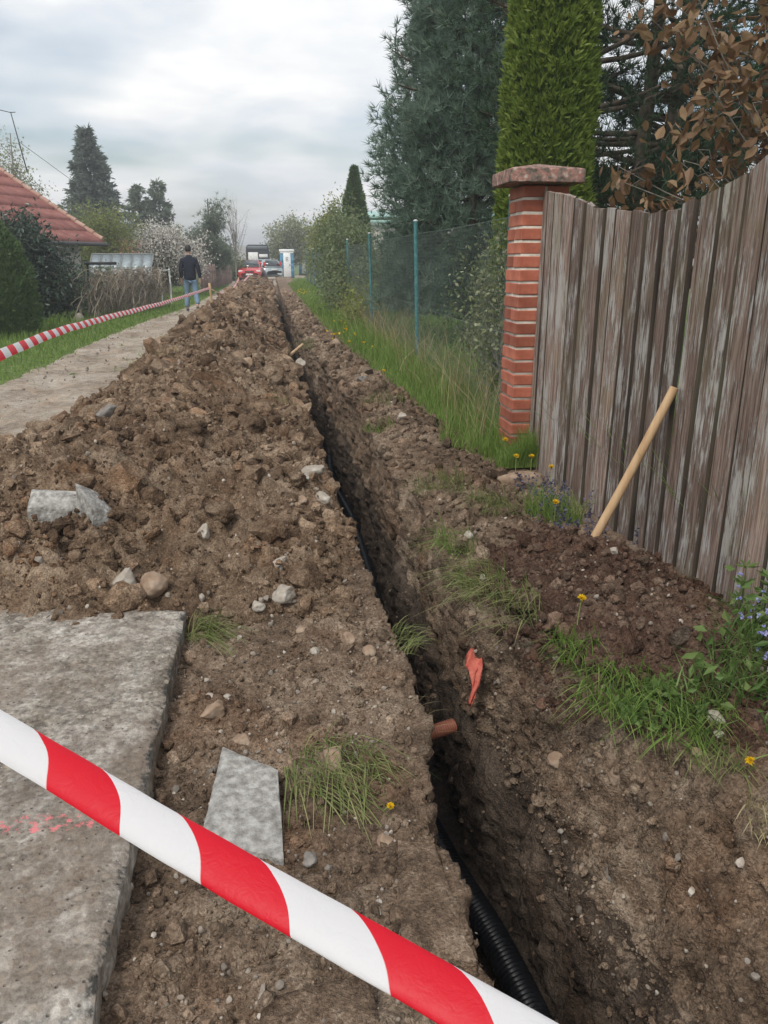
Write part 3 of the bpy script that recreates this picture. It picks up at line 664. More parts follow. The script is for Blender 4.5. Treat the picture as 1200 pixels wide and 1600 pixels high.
P, Nn = pick(MOUND, MN, 5000, mm, 0); S = plaw(5000, .003, .010, 2.2); scatter_rocks(cl, P + Nn * (S * .3)[:, None], S, 'o0', 10, .45, 170)
tag(cl.build('mound_crumbs', M['dug'], smooth=False), 'dark crumbs of earth on the mound by the board fence', 'crumbs', kind='stuff')
pb = MB()
P, Nn = pick(HEAP, HN, 900, heapmask, 1.2); S = plaw(900, .008, .028, 2.6) * np.clip(P[:, 1] / 7, .8, 1.6); scatter_rocks(pb, P + Nn * (S * .4)[:, None], S, 'o1', 10, .25, 190)
P, Nn = pick(STRIP, SN, 1700, cm2, .9); S = plaw(1700, .0035, .013, 2.5); scatter_rocks(pb, P + Nn * (S * .4)[:, None], S, 'o1', 10, .25, 210)
P, Nn = pick(MOUND, MN, 160, mm, 0); S = plaw(160, .004, .012, 2.3); scatter_rocks(pb, P + Nn * (S * .4)[:, None], S, 'o1', 10, .25, 220)
P, Nn = pick(STRIP, SN, 260, wm3, .6); S = plaw(260, .004, .014, 2.4); scatter_rocks(pb, P + Nn * (S * .3)[:, None], S, 'o1', 10, .25, 240)
rp = np.stack([rng.uniform(-3.3, -1.7, 700), 4 + 26 * rng.random(700) ** 1.6, np.full(700, .02)], -1); S = plaw(700, .008, .03, 2.4); scatter_rocks(pb, rp, S, 'o0', 8, .25, 230)
tag(pb.build('gravel', M['pebble'], smooth=False), 'pale pebbles strewn over the dug earth and lane', 'gravel', kind='stuff')

# ================================================================== stones one can pick out
def stone(x, y, s, mat, label, seed, sink=.35, z=None, sub=3, squash=(1, 1, .7), rot=None, name='stone', cat='stone', group='stones in the dug earth', amp=.28, cuts=7):
    v, f = rockshape(sub, seed, amp, cuts); v = v * np.array(squash) * s
    v = v + .04 * s * fbm(v / s * 4 + seed, 3)[:, None] * norm(v)
    v = v @ (rot if rot is not None else rotz(seed * 1.7)).T
    if z is None: z = surf(x, y)
    zc = z + (v[:, 2].max() - v[:, 2].min()) * (.5 - sink)
    mb = MB(); mb.add(v + np.array([x, y, zc]), f, 0, .5)
    o = mb.build(name, M[mat], loc=(x, y, zc)); tag(o, label, cat, group); return o
F_PX = 1210.0; _Rc = np.array(camo.rotation_euler.to_matrix())
def onground(px, py):
    """where the line of sight through a photo point meets the earth"""
    d = _Rc @ np.array(((px - 600) / F_PX, (800 - py) / F_PX, -1.0)); t = 1.0
    while t < 40:
        p = np.array((0, 0, 1.45)) + d * t
        if p[2] <= surf(p[0], p[1]): break
        t *= 1.004
    return p, t
def wallpos(y, z):
    r = int(np.searchsorted(ys, y)); k = C_END + int(np.argmin(np.abs(STRIP[r, C_END:D_END, 2] - z))); return STRIP[r, k]
SPOTS = [
 (443, 937, 44, 'stone_pale', 'white angular stone at the foot of the heap near the trench', .2, (1.1, .8, .7)),
 (405, 950, 24, 'stone_pale', 'small beige stone left of the white angular stone', .25, (1, .9, .8)),
 (437, 887, 34, 'stone_pale', 'beige rounded stone just above the white angular one', .25, (1, .9, .8)),
 (198, 916, 54, 'stone_pale', 'smooth grey boulder touching the slab back edge', .3, (1, .8, .8)),
 (236, 922, 52, 'stone_brown', 'rough pale brown boulder at the slab back corner', .3, (1, .8, .8)),
 (320, 837, 25, 'stone_pale', 'lone round tan stone in the middle of the heap front', .25, (.9, .9, 1)),
 (488, 738, 36, 'stone_pale', 'long pale stone high on the heap slope by the trench', .3, (1.2, .7, .6)),
 (478, 750, 18, 'stone_pale', 'small pale stone just under the long pale one', .25, (1, .9, .8)),
 (505, 783, 30, 'stone_pale', 'grey angular stone on the heap slope below the long pale one', .3, (.8, 1, .8)),
 (472, 787, 20, 'stone_brown', 'squarish beige stone left of the grey angular one', .25, (1, .9, .9)),
 (526, 842, 21, 'stone_grey', 'blue grey flat stone at the left edge of the trench', .25, (.9, 1, .8)),
 (192, 748, 30, 'stone_brown', 'wedge shaped tan stone above the pale slab pieces', .3, (1, .8, .9)),
 (170, 652, 42, 'stone_grey', 'dark blocky lump on the left shoulder of the heap', .3, (1.1, .8, .7)),
 (545, 1005, 30, 'stone_brown', 'upright tan stone in the rubble below the heap', .3, (.9, .8, 1)),
 (577, 1022, 26, 'stone_brown', 'tan stone right of the upright one in the rubble', .3, (1, .9, .8)),
 (470, 986, 24, 'stone_brown', 'rusty brown stone below the white angular stone', .3, (1.1, .9, .7)),
 (493, 1020, 17, 'stone_pale', 'round beige pebble in the rubble below the heap', .2, (1, 1, .9)),
 (315, 938, 13, 'stone_pale', 'small upright pale stone above the lying grass', .2, (.8, .8, 1.2)),
 (375, 1000, 11, 'stone_pale', 'tiny blue white pebble beside the lying grass', .2, (1, 1, .9)),
 (332, 1117, 44, 'stone_brown', 'orange brown blocky stone on the soil right of the slab', .3, (1, .9, .7)),
 (376, 1160, 36, 'stone_brown', 'flat brown stone between the slab and the small concrete piece', .35, (1, .9, .6)),
 (326, 1090, 15, 'stone_pale', 'pale pebble just above the orange brown stone', .25, (1, 1, .8)),
 (355, 1090, 13, 'stone_pale', 'white round pebble right above the orange brown stone', .25, (1, 1, .8)),
 (520, 1188, 60, 'stone_brown', 'half buried brown rock behind the flattened grass clump', .55, (1.2, .8, .7)),
 (482, 1347, 27, 'stone_grey', 'grey pebble right of the pale concrete piece', .25, (1, .9, .8)),
 (603, 1318, 32, 'stone_brown', 'brown stone between the flattened grass and the trench', .3, (.9, .9, .8)),
 (676, 1470, 46, 'stone_grey', 'oval grey cobble on the ground at the trench edge in front', .3, (1.1, .85, .7)),
 (590, 1427, 17, 'stone_pale', 'whitish pebble in the soil above the near tape', .25, (1, 1, .8)),
 (812, 757, 66, 'stone_brown', 'flat grey brown rock at the foot of the brick pillar', .4, (1.2, .8, .6)),
 (732, 840, 20, 'stone_pale', 'pale stone on the bank above the trench grass', .25, (1, .9, .8)),
 (755, 905, 14, 'stone_pale', 'small beige stone on the bank below the mound edge', .25, (1, .9, .8)),
 (960, 866, 19, 'stone_pale', 'pale stone near the wooden pole on the mound', .2, (1, .9, .8)),
 (1062, 1000, 46, 'darksoil', 'dark grey damp lump at the right end of the dark mound', .35, (1, .8, .9)),
 (1117, 1128, 32, 'stone_pale', 'beige rounded stone in the weeds by the mound', .25, (1, .9, .8)),
 (1122, 1150, 20, 'stone_pale', 'whitish stone just below the beige one in the weeds', .2, (1, .8, .8)),
 (1085, 1180, 24, 'stone_brown', 'crumbly tan stone on the broken bank below the weeds', .3, (1, .8, .8)),
 (470, 572, 18, 'stone_pale', 'whitish rock at the trench edge halfway along', .3, (.8, 1, 1)),
 (655, 498, 14, 'stone_brown', 'large brown rock on the grass edge beyond the fence posts', .3, (1, .9, .9)),
 (628, 655, 22, 'stone_pale', 'pale stone on the crest of the right bank', .3, (1, .8, .7)),
 (567, 598, 20, 'stone_grey', 'rounded grey stone on the bank below the fence post', .3, (1, .9, .8)),
]
for k, (px, py, dpx, mt, lab, snk, sq) in enumerate(SPOTS):
    p, t = onground(px, py); stone(p[0], p[1], dpx * .5 * t / F_PX, mt, lab, 301 + k, snk, z=p[2], squash=sq, cuts=6 + k % 4)
p, t = onground(400, 640); stone(p[0], p[1], .12, 'clod', 'big brown lump of hard earth on the heap beside the red scrap', 370, .4, name='earth_lump', cat='earth lump', group=None, amp=.45)
for k, (y_, z_, sz, mt, lab, sq) in enumerate(((1.80, .02, .032, 'stone_brown', 'smooth brown cobble stuck in the trench wall under the grass', (.7, .9, 1.2)), (1.66, -.20, .034, 'stone_grey', 'tall grey rock embedded in the right trench wall', (.7, .8, 1.6)), (1.76, -.15, .030, 'stone_brown', 'brown rock embedded in the wall beside the tall grey one', (.8, 1, 1)), (1.02, -.18, .045, 'stone_grey', 'pale grey rock sticking out of the wall at the bottom right', (.7, 1, 1.2)), (1.2, -.30, .03, 'stone_brown', 'rusty stone low in the trench wall near the bottom edge', (.7, 1, 1)), (2.05, -.10, .03, 'stone_brown', 'tan stone in the wall right of the orange ribbon', (.7, 1, 1)))):
    q_ = wallpos(y_, z_); stone(q_[0] + .004, q_[1], sz, mt, lab, 380 + k, .5, z=q_[2], squash=sq)
LUMPS = [(-1.62, 3.5, .10), (-1.38, 3.22, .11), (-1.6, 4.3, .14), (-.55, 4.6, .12), (-.2, 5.3, .12), (-1.2, 5.4, .14), (-1.6, 5.6, .15), (-.9, 6.6, .14), (-1.25, 7.4, .15), (-.4, 8.0, .14), (-1.1, 9.0, .16), (-.3, 3.5, .08), (.05, 4.1, .09), (-.1, 3.05, .07)]
lm = MB()
for k, (x, y, s) in enumerate(LUMPS):
    v, f = rockshape(3, 400 + k, .5, 5); v = v * np.array((1, .9, .7)) * s; v += .10 * s * fbm(v / s * 5, 3)[:, None] * norm(v)
    lm.add(v @ rotz(k).T + np.array([x, y, surf(x, y) + s * .05]), f, 0, .4)
tag(lm.build('big_clods', M['heap']), 'large crumbly clods of earth pressed into the heap', 'clods', kind='stuff')

# ================================================================== concrete pieces
def slab_mesh(mb, corners, zt, thick, n=60, seed=0, tilt=(0, 0), rough=.006, paintbox=None):
    """broken slab: corners (4, counter-clockwise from front left), top height zt, uneven top and edges"""
    c = np.array(corners, float); u = np.linspace(0, 1, n); U, V = np.meshgrid(u, u)
    xy = (1 - U)[..., None] * (1 - V)[..., None] * c[0] + U[..., None] * (1 - V)[..., None] * c[1] + U[..., None] * V[..., None] * c[2] + (1 - U)[..., None] * V[..., None] * c[3]
    p = np.concatenate([xy, np.zeros((n, n, 1))], -1)
    ed = np.minimum.reduce([U, 1 - U, V, 1 - V]); dist = ed * np.linalg.norm(c[1] - c[0])
    q3 = p.reshape(-1, 3) * 1.0 + seed
    z = zt + rough * fbm(q3 * 9, 3).reshape(n, n) + rough * .8 * fbm(q3 * 40, 3).reshape(n, n) + tilt[0] * (U - .5) + tilt[1] * (V - .5)
    chip = np.clip(1 - dist / .03, 0, 1); z -= chip ** 2 * min(.012, thick * .06) * (1.2 + fbm(q3 * 14, 3).reshape(n, n))
    jit = fbm(q3 * 7 + 3, 4).reshape(n, n) * min(.018, .03 * np.linalg.norm(c[1] - c[0])) * (ed < 1e-6)
    cen = c.mean(0); out = norm(xy - cen); xy = xy + out * jit[..., None]
    top = np.concatenate([xy, z[..., None]], -1)
    n0 = mb.n
    i = (np.arange(n - 1)[:, None] * n + np.arange(n - 1)[None]).ravel()
    mb.add(top.reshape(-1, 3), np.stack([i, i + 1, i + n + 1, i + n], -1), 0, .5)
    eda = np.clip(1 - dist / .07, 0, 1) ** .6
    pa = np.zeros((n, n))
    if paintbox:
        x0, x1, y0, y1 = paintbox; pa = ((xy[..., 0] > x0) & (xy[..., 0] < x1) & (xy[..., 1] > y0) & (xy[..., 1] < y1)) * 1.0
    mb.attr.setdefault('edge', []).append(eda.ravel()); mb.attr.setdefault('paint', []).append(pa.ravel())
    ring = np.concatenate([top[0, :-1], top[:-1, -1], top[-1, :0:-1], top[:0:-1, 0]])
    m = len(ring); k = 8; L = []
    for t in np.linspace(0, 1, k):
        r = ring.copy(); r[:, 2] -= thick * t
        o_ = norm(r[:, :2] - cen); am = (.012 * fbm(r * 16 + seed, 3) + .008 * math.sin(t * 3.14) - .015 * t)
        r[:, :2] += o_ * (am * (1 if t > 0 else 0))[:, None]; L.append(r)
    S = np.concatenate(L + [[[cen[0], cen[1], zt - thick]]])
    a = np.arange(m); b = (a + 1) % m
    F = np.concatenate([np.stack([j * m + a, (j + 1) * m + a, (j + 1) * m + b, j * m + b], -1) for j in range(k - 1)])
    mb.add(S, F, 0, .5)
    mb.f.append(np.stack([(k - 1) * m + b, (k - 1) * m + a, np.full(m, k * m)], -1) + mb.n - len(S)); mb.m.append(np.zeros(m, int)); mb.r.append(np.full(m, .5))
    sa = np.concatenate([np.full(m, max(0, 1 - t * 1.3)) for t in np.linspace(0, 1, k)] + [[0]])
    mb.attr['edge'].append(sa * .85); mb.attr['paint'].append(np.zeros(len(S)))
mb = MB(); slab_mesh(mb, [(-1.75, .55), (-.38, .62), (-.395, 2.83), (-1.8, 3.16)], .155, .15, 110, 1, rough=.007, paintbox=(-.72, -.48, 1.60, 1.68))
tag(mb.build('concrete_slab', M['concrete'], loc=(-1.1, 1.9, 0)), 'large weathered concrete slab with pink paint marks in the left foreground', 'concrete slab')
def chunk(corners, zt, thick, label, mat='paleconcrete', n=26, seed=2, tilt=(0, 0), name='concrete_fragment'):
    mb = MB(); slab_mesh(mb, corners, zt, thick, n, seed, tilt, .003); c = np.mean(corners, 0)
    return tag(mb.build(name, M[mat], loc=(c[0], c[1], zt - thick)), label, 'concrete piece', 'broken concrete pieces')
chunk([(-.235, 1.60), (-.035, 1.50), (-.045, 1.80), (-.20, 1.93)], .125, .09, 'pale grey concrete piece partly under the near barrier tape', n=36, tilt=(0, .03))
for px, py, w_, d_, yaw, tl, seed, lab in ((95, 800, .26, .10, .06, (-.03, .05), 5, 'flat pale slab piece half sunk in the heap on the left'), (158, 800, .11, .17, .62, (-.07, .07), 8, 'pale concrete wedge leaning beside the flat slab piece on the heap')):
    p, t = onground(px, py); cs = [tuple(p[:2] + rotz(yaw)[:2, :2] @ np.array((a_ * w_ / 2, b_ * d_ / 2 + d_ * .3))) for a_, b_ in ((-1, -1), (1, -1), (.9, 1), (-.95, .8))]
    chunk(cs, p[2] + .06, .15, lab, seed=seed, tilt=tl)
chunk([(.20, 1.20), (.345, 1.16), (.325, 1.50), (.24, 1.52)], .118, .12, 'buried grey slab piece at the trench lip in the foreground', 'soil', seed=11)
chunk([(-.10, 1.0), (.14, .98), (.13, 1.17), (-.08, 1.14)], .115, .12, 'dusty brown slab piece half buried at the bottom edge', 'soil', seed=14)

# ================================================================== pipes and litter in the trench
def corrugated(name, path, r, pitch, depth, mat, label, cat):
    P = np.array(path, float); seg = np.linalg.norm(np.diff(P, axis=0), axis=1); s = np.concatenate([[0], np.cumsum(seg)]); L = s[-1]
    n = int(L / pitch * 4); t = np.linspace(0, L, n); Q = np.stack([np.interp(t, s, P[:, k]) for k in range(3)], -1)
    for k in range(3):
        w = min(61, len(Q) // 4 * 2 + 1); Q[:, k] = np.convolve(np.pad(Q[:, k], w // 2, 'reflect', reflect_type='odd'), np.ones(w) / w, 'valid')
    ph = np.arange(n) % 4; rad = r - depth * np.isin(ph, (2, 3))
    mb = MB(); tube(mb, Q, rad, 12, rnd=.5)
    return tag(mb.build(name, M[mat], loc=tuple(Q[0])), label, cat)
corrugated('corrugated_pipe', [(.75, .8, -.845), (.725, 1.76, -.845), (.675, 2.1, -.845), (.60, 2.4, -.845), (.53, 2.8, -.845), (.505, 3.6, -.845), (.54, 4.3, -.845), (.63, 5.2, -.84), (.625, 6.8, -.84), (.56, 7.6, -.84), (.54, 8.4, -.84), (.60, 9.5, -.84), (.60, 10.8, -.84), (.50, 12, -.84)], .055, .017, .006, 'blackpipe', 'black corrugated pipe lying along the trench floor', 'pipe')
corrugated('pipe_stub', [(.34, 2.30, -.17), (.47, 2.365, -.18), (.585, 2.42, -.19)], .027, .010, .004, 'rustpipe', 'short rusty orange corrugated pipe sticking out of the trench wall', 'pipe')
mb = MB()   # torn orange ribbon: a crumpled sheet narrowing into a tail
n = 34; t = np.linspace(0, 1, n); RB = np.array([(0, .69, 2.56, .065), (.3, .67, 2.49, .02), (.6, .672, 2.46, -.035), (1, .64, 2.41, -.09)])
cx = tab(t, RB[:, 0:2]); cy = tab(t, RB[:, [0, 2]]); cz = tab(t, RB[:, [0, 3]])
w = tab(t, [(0, .010), (.1, .03), (.3, .034), (.45, .02), (.7, .012), (1, .005)])
vv = []
for j in np.linspace(-1, 1, 9): vv.append(np.stack([cx + w * j * .95, cy - w * .25 * j + .010 * np.sin(j * 5 + t * 14) - .02, cz + .012 * np.cos(j * 4 + t * 9)], -1))
vv = np.stack(vv, 1); i = (np.arange(n - 1)[:, None] * 9 + np.arange(8)[None]).ravel()
mb.add(vv.reshape(-1, 3), np.stack([i, i + 1, i + 10, i + 9], -1), 0, .5)
o = mb.build('plastic_ribbon', M['plastic'], loc=(.70, 2.3, -.1)); tag(o, 'torn orange plastic ribbon hanging on the right trench wall', 'plastic scrap')
sm = o.modifiers.new('thick', 'SOLIDIFY'); sm.thickness = .0015
stone(.775, 2.42, .014, 'plastic', 'small orange scrap beside the hanging ribbon', 341, z=.02, name='plastic_scrap', cat='plastic scrap', group=None, amp=.5)
stone(1.40, 1.66, .022, 'plastic', 'orange shard in the weeds at the right edge', 342, .3, name='plastic_scrap', cat='plastic scrap', group=None, squash=(1.3, .7, .6))
stone(.0, 6.75, .032, 'plastic', 'red scrap on the heap next to the brown earth lump', 343, .2, name='plastic_scrap', cat='plastic scrap', group=None)
mb = MB(); tube(mb, [(.16, 10.6, .22), (.36, 11.2, .30)], .022, 8); tag(mb.build('stick', M['stake'], loc=(.2, 10.8, .2)), 'pale stick poking out over the trench', 'stick')

# ================================================================== brick pillar
PZ0 = .155
pil = thing('brick_pillar', 'red brick gatepost with a rough stone cap beside the board fence', 'brick pillar', (1.68, 5.1, PZ0))
mb = MB(); box(mb, (1.68, 5.1, PZ0 + .86), (.278, .278, 1.72)); mb.build('mortar_core', M['mortar'], pil)
CH = .0825
def brickmesh(sx, sy, seed):
    mb = MB(); box(mb, (0, 0, 0), (sx, sy, .067), None, 0, .004); r = np.random.default_rng(seed)
    mb.v[0] = mb.v[0] + r.normal(0, .0012, mb.v[0].shape)
    o = mb.build('brick', M['brick'], smooth=False); me = o.data; bpy.data.objects.remove(o); return me
BX = [brickmesh(.29, .1395, k) for k in range(3)]; BY = [brickmesh(.1395, .29, k + 5) for k in range(3)]
for c in range(21):
    z = CH * (c + .5)
    odd = (20 - c) % 2 == 0        # the top course shows two headers on the front
    for s in (-1, 1):
        me = (BY if odd else BX)[rng.integers(3)]
        b = bpy.data.objects.new('brick', me); col.objects.link(b); b.parent = pil
        b.location = ((s * .0755 if odd else 0) + rng.normal(0, .0012), (0 if odd else s * .0755) + rng.normal(0, .0012), z)
        b.rotation_euler = (0, 0, rng.normal(0, .005))
mb = MB(); n = 24; zc = PZ0 + 1.722
v, f = ICO[4]; v = np.sign(v) * np.abs(v) ** .10
v = v * np.array((.235, .225, .040)); v[:, 2] = np.where(v[:, 2] > 0, v[:, 2] + .045 * np.clip(1 - np.maximum(np.abs(v[:, 0]) / .235, np.abs(v[:, 1]) / .225), 0, 1), v[:, 2])
v += .006 * fbm(v * 14, 3)[:, None] * norm(v) + .003 * fbm(v * 50, 2)[:, None] * norm(v)
mb.add(v + np.array([1.66, 5.08, zc + .052]), f, 0, .5); mb.build('cap', M['cap'], pil)

# ================================================================== board fence
FX = 1.665
bf = thing('board_fence', 'weathered board fence with a sagging curved top and peeling paint', 'board fence', (FX, 3.3, .2))
def topz(y): return tab(y, [(1.2, 1.86), (2.0, 1.84), (2.6, 1.79), (2.74, 1.735), (2.9, 1.70), (3.05, 1.67), (3.21, 1.65), (3.5, 1.64), (3.82, 1.68), (4.15, 1.71), (4.49, 1.785), (4.95, 1.85)])
y = 4.945
k = 0
while y > 1.3:
    w = rng.uniform(.118, .150) if y < 4.8 else .10
    yc = y - w / 2; zt = float(topz(yc)) + rng.normal(0, .004); zb = .06 + rng.uniform(-.02, .05); xo = rng.normal(0, .003)
    mb = MB(); nz_ = 13; prof = [(-.003, -.5), (-.0125, -.47), (-.0125, .465), (-.003, .5), (.008, .5), (.0125, .45), (.0125, -.45), (.008, -.5)]
    slope = float(topz(yc + .05) - topz(yc - .05)) / .1; lean = rng.normal(0, .0025); tw = rng.normal(0, .004); V = []
    for j in range(nz_):
        t = j / (nz_ - 1); zz_ = zb + (zt - zb) * t
        ww = w * (1 - .03 * math.sin(3 * t + k)) * (1 - .012 * rng.random())
        for (px, py) in prof:
            V.append((FX + xo + px + .004 * math.sin(2.2 * t + k * 1.3) + tw * py * 2, yc + py * ww + lean * t + .003 * math.sin(5 * t + k), zz_ + (slope * py * ww + rng.normal(0, .003) if j == nz_ - 1 else 0)))
    V = np.array(V); a = np.arange(8); F = np.concatenate([np.stack([j * 8 + a, j * 8 + (a + 1) % 8, (j + 1) * 8 + (a + 1) % 8, (j + 1) * 8 + a], -1) for j in range(nz_ - 1)])
    mb.add(V, F, 0, .5); mb.m[-1] = np.tile(np.array([1, 0, 1, 1, 0, 0, 0, 1]), nz_ - 1); n0 = mb.n - len(V)
    for ring, rev in ((0, 1), (nz_ - 1, -1)):
        mb.f.append((np.arange(8) + ring * 8)[::rev][None] + n0); mb.m.append(np.zeros(1, int)); mb.r.append(np.array([.5]))
    o = mb.build('plank', [M['board'], M['shadedside']], bf, loc=None, smooth=False)
    y -= w + (rng.uniform(.011, .019) if y > 3.3 else rng.uniform(.010, .019)); k += 1
for z in (.50, 1.38):
    mb = MB(); box(mb, (FX + .045, 3.1, z), (.06, 3.7, .09), None, 0, .004); mb.build('rail', M['board'], bf)
mb = MB(); box(mb, (FX + .12, 1.9, .85), (.09, .09, 1.75), None, 0, .004); mb.build('post', M['board'], bf)

# wooden handle leaning on the fence
mb = MB(); a = np.array((1.34, 3.10, .20)); b = np.array((1.625, 3.02, .945)); t = np.linspace(0, 1, 14)
tube(mb, a + (b - a) * t[:, None] + np.stack([.006 * np.sin(t * 3), 0 * t, 0 * t], -1), .0205 - .002 * t, 14)
tag(mb.build('tool_shaft', M['rawwood'], loc=tuple(a)), 'pale wooden tool handle stuck in the mound and leaning on the board fence', 'wooden pole')

# ================================================================== chain link fence
cf = thing('chain_link_fence', 'green chain link fence on round posts behind the tall grass', 'wire fence', (1.62, 9, .2))
PY = [5.42, 9.02, 13.4, 17.6, 21.5, 25.3, 29, 33, 37, 41]
for k, y in enumerate(PY):
    mb = MB(); h = 1.85; lx = -.05 if k in (1, 2) else rng.normal(0, .02)
    tube(mb, [(1.63, y, .05), (1.63 + lx * .5, y, .9), (1.63 + lx, y, h)], .024, 12); po = mb.build('post', M['greenmetal'], cf)
    mb = MB(); v, f = ICO[2]; mb.add(v * np.array((.027, .027, .014)) + np.array((1.63 + lx, y, h + .004)), f); mb.build('cap', M['postcap'], po)
XW = 1.60
for k in range(len(PY) - 1):
    y0, y1 = PY[k], PY[k + 1]; mb = MB(); H0, H1 = .16, 1.72; st = .055 if k < 2 else (.075 if k < 4 else .12); hh = H1 - H0
    rw = .0010 if k < 2 else .0013
    for sg in (1, -1):
        for s in np.arange(-hh, y1 - y0 + hh, st):
            pts = []
            for zz_ in (0, hh):
                pts.append((s + (zz_ if sg > 0 else hh - zz_) * .8 - (0 if sg > 0 else 0), zz_))
            (ya, za_), (yb, zb_) = pts; L = y1 - y0
            if ya == yb: continue
            def clipat(yv): tt = (yv - ya) / (yb - ya); return tt
            t0, t1 = sorted((clipat(0), clipat(L))); t0 = max(0, t0); t1 = min(1, t1)
            if t1 - t0 < .02: continue
            A_ = np.array((XW + .001 * sg, y0 + ya + (yb - ya) * t0, H0 + za_ + (zb_ - za_) * t0)); B_ = np.array((XW + .001 * sg, y0 + ya + (yb - ya) * t1, H0 + za_ + (zb_ - za_) * t1))
            tube(mb, [A_, B_], rw, 3, cap=False)
    for zz_ in (H0, .95, H1): tube(mb, [(XW, y0, zz_), (XW, (y0 + y1) / 2, zz_ - .012), (XW, y1, zz_)], .002, 4, cap=False)
    mb.build('wire_mesh', M['wire'], cf)

# ================================================================== stakes and barrier tape
def stake(x, y, zb, zt, label, lean=(0, 0), w=.04):
    mb = MB(); h = zt - zb; n = 5
    V = []
    for j in range(n):
        t = j / (n - 1); k = (.25 if j == 0 else 1) * w / 2
        for a, b in ((-1, -1), (1, -1), (1, 1), (-1, 1)): V.append((x + a * k + lean[0] * t, y + b * k + lean[1] * t, zb - .25 + (h + .25) * t))
    a = np.arange(4); F = np.concatenate([np.stack([j * 4 + a, j * 4 + (a + 1) % 4, (j + 1) * 4 + (a + 1) % 4, (j + 1) * 4 + a], -1) for j in range(n - 1)] + [np.array([[16, 17, 18, 19]])])
    mb.add(V, F); return tag(mb.build('wooden_stake', M['stake'], loc=(x, y, zb)), label, 'stake', 'stakes holding the barrier tape')
stake(-1.17, 15.6, surf(-1.17, 15.6), 1.02, 'nearest wooden stake, where the long barrier tape is tied', (-.05, 0))
stake(-1.14, 28, surf(-1.14, 28), .86, 'thin leaning stake on the heap in front of the red car', (-.07, 0))
stake(-.97, 33, surf(-.97, 33), .88, 'farthest light stake standing on the heap below the red car', (0, 0))
def tape(path, r, label, arc=2.6, period=.2, twist=None, shear=-.075, name='barrier_tape', na=15, step=.02, facing=(0, -1, .5), flat=-.15, off=0.0):
    P = np.array(path, float); s = np.concatenate([[0], np.cumsum(np.linalg.norm(np.diff(P, axis=0), axis=1))]); L = s[-1]
    n = max(8, int(L / step)); t = np.linspace(0, L, n); Q = np.stack([np.interp(t, s, P[:, k]) for k in range(3)], -1)
    w = max(3, min(61, n // 4 * 2 + 1))
    for k in range(3): Q[:, k] = np.convolve(np.pad(Q[:, k], w // 2, 'reflect', reflect_type='odd'), np.ones(w) / w, 'valid')
    T = norm(np.gradient(Q, axis=0)); f = np.array(facing, float); f = norm(f - (T @ f)[:, None] * T); up = norm(np.cross(T, f)); up = np.where(up[:, 2:3] < 0, -up, up)
    tw = np.zeros(n) if twist is None else np.interp(t / L, np.linspace(0, 1, len(twist)), twist)
    V = []; U = []
    for a in np.linspace(-.5, .5, na):
        rr = r * (1 + .05 * np.sin(t * 9 + a * 3) + .06 * np.sin(a * 9 + t * 3.1) + .035 * pn(np.stack([t * 14, t * 0 + a * 5, t * 0], -1)))
        ph = a * arc + tw; V.append(Q + rr[:, None] * ((.26 * (np.cos(ph) - .75) + flat * a * a)[:, None] * f + np.sin(ph)[:, None] * up)); U.append((t - shear * (a + .5) ** 2) / period + off)
    V = np.stack(V, 1); U = np.stack(U, 1)
    mb = MB(); i = (np.arange(n - 1)[:, None] * na + np.arange(na - 1)[None]).ravel()
    mb.add(V.reshape(-1, 3), np.stack([i, i + 1, i + na + 1, i + na], -1), 0, .5); mb.attr['u'] = [U.ravel()]
    return tag(mb.build(name, M['tape'], loc=tuple(Q[0])), label, 'barrier tape', 'red and white barrier tapes')
tape([(-.984, 1.293, 1.049), (-.368, .901, .876), (-.055, .702, .788), (.187, .522, .759), (.574, .234, .713), (1.058, -.126, .655)], .0265, 'red and white barrier tape stretched across the foreground', arc=2.75, period=.235, off=-4.136, facing=(.1, -.55, .8), twist=[.35, .1, -.12, .05, .2])
tape([(-.99, 1.36, 1.05), (-1.10, 3.33, 1.115), (-1.28, 6.4, 1.025), (-1.30, 10, .955), (-1.22, 15.58, .93)], .0245, 'long barrier tape running along the lane to the nearest stake', arc=2.3, period=.2, shear=.04, step=.06, twist=[.0, .1, -.1, .1], facing=(.6, -.6, .45))
tape([(-1.22, 15.62, .93), (-1.30, 20, .62), (-1.24, 25, .55), (-1.21, 28, .80)], .03, 'slack barrier tape between the nearest and the leaning stake', arc=2.2, step=.12, na=7, facing=(.3, -.6, .8))
tape([(-1.21, 28.03, .80), (-1.12, 30, .66), (-1.0, 33, .82)], .035, 'short sagging barrier tape between the two far stakes', arc=2.2, step=.12, na=7, facing=(.3, -.6, .8))
stake(-1.0, 1.33, .15, 1.15, 'wooden stake standing on the slab left of the view')
stake(1.075, -.14, surf(1.3, .4), .74, 'wooden stake holding the near end of the foreground tape')

# ================================================================== person walking away
def skin(name, J, E_, mat, parent, root=0, sub=2):
    me = bpy.data.meshes.new(name); me.from_pydata([j[0] for j in J], E_, []); me.materials.append(mat)
    o = bpy.data.objects.new(name, me); col.objects.link(o); o.parent = parent
    m = o.modifiers.new('skin', 'SKIN'); m.use_smooth_shade = True
    for k, j in enumerate(J):
        sv = me.skin_vertices[0].data[k]; sv.radius = j[1] if isinstance(j[1], tuple) else (j[1], j[1]); sv.use_root = (k == root)
    s = o.modifiers.new('subdiv', 'SUBSURF'); s.levels = sub; s.render_levels = sub
    return o
M['skin'] = plain('skin', (.50, .32, .24), .6, spec=.3); M['jacket'] = plain('navy_jacket', (.012, .016, .028), .75, spec=.2); M['jeans'] = plain('blue_jeans', (.16, .24, .33), .9, spec=.1)
M['shoe'] = plain('dark_shoe', (.03, .045, .07), .6); M['hair'] = plain('dark_hair', (.012, .010, .009), .6); M['sole'] = plain('white_sole', (.6, .6, .58), .6)
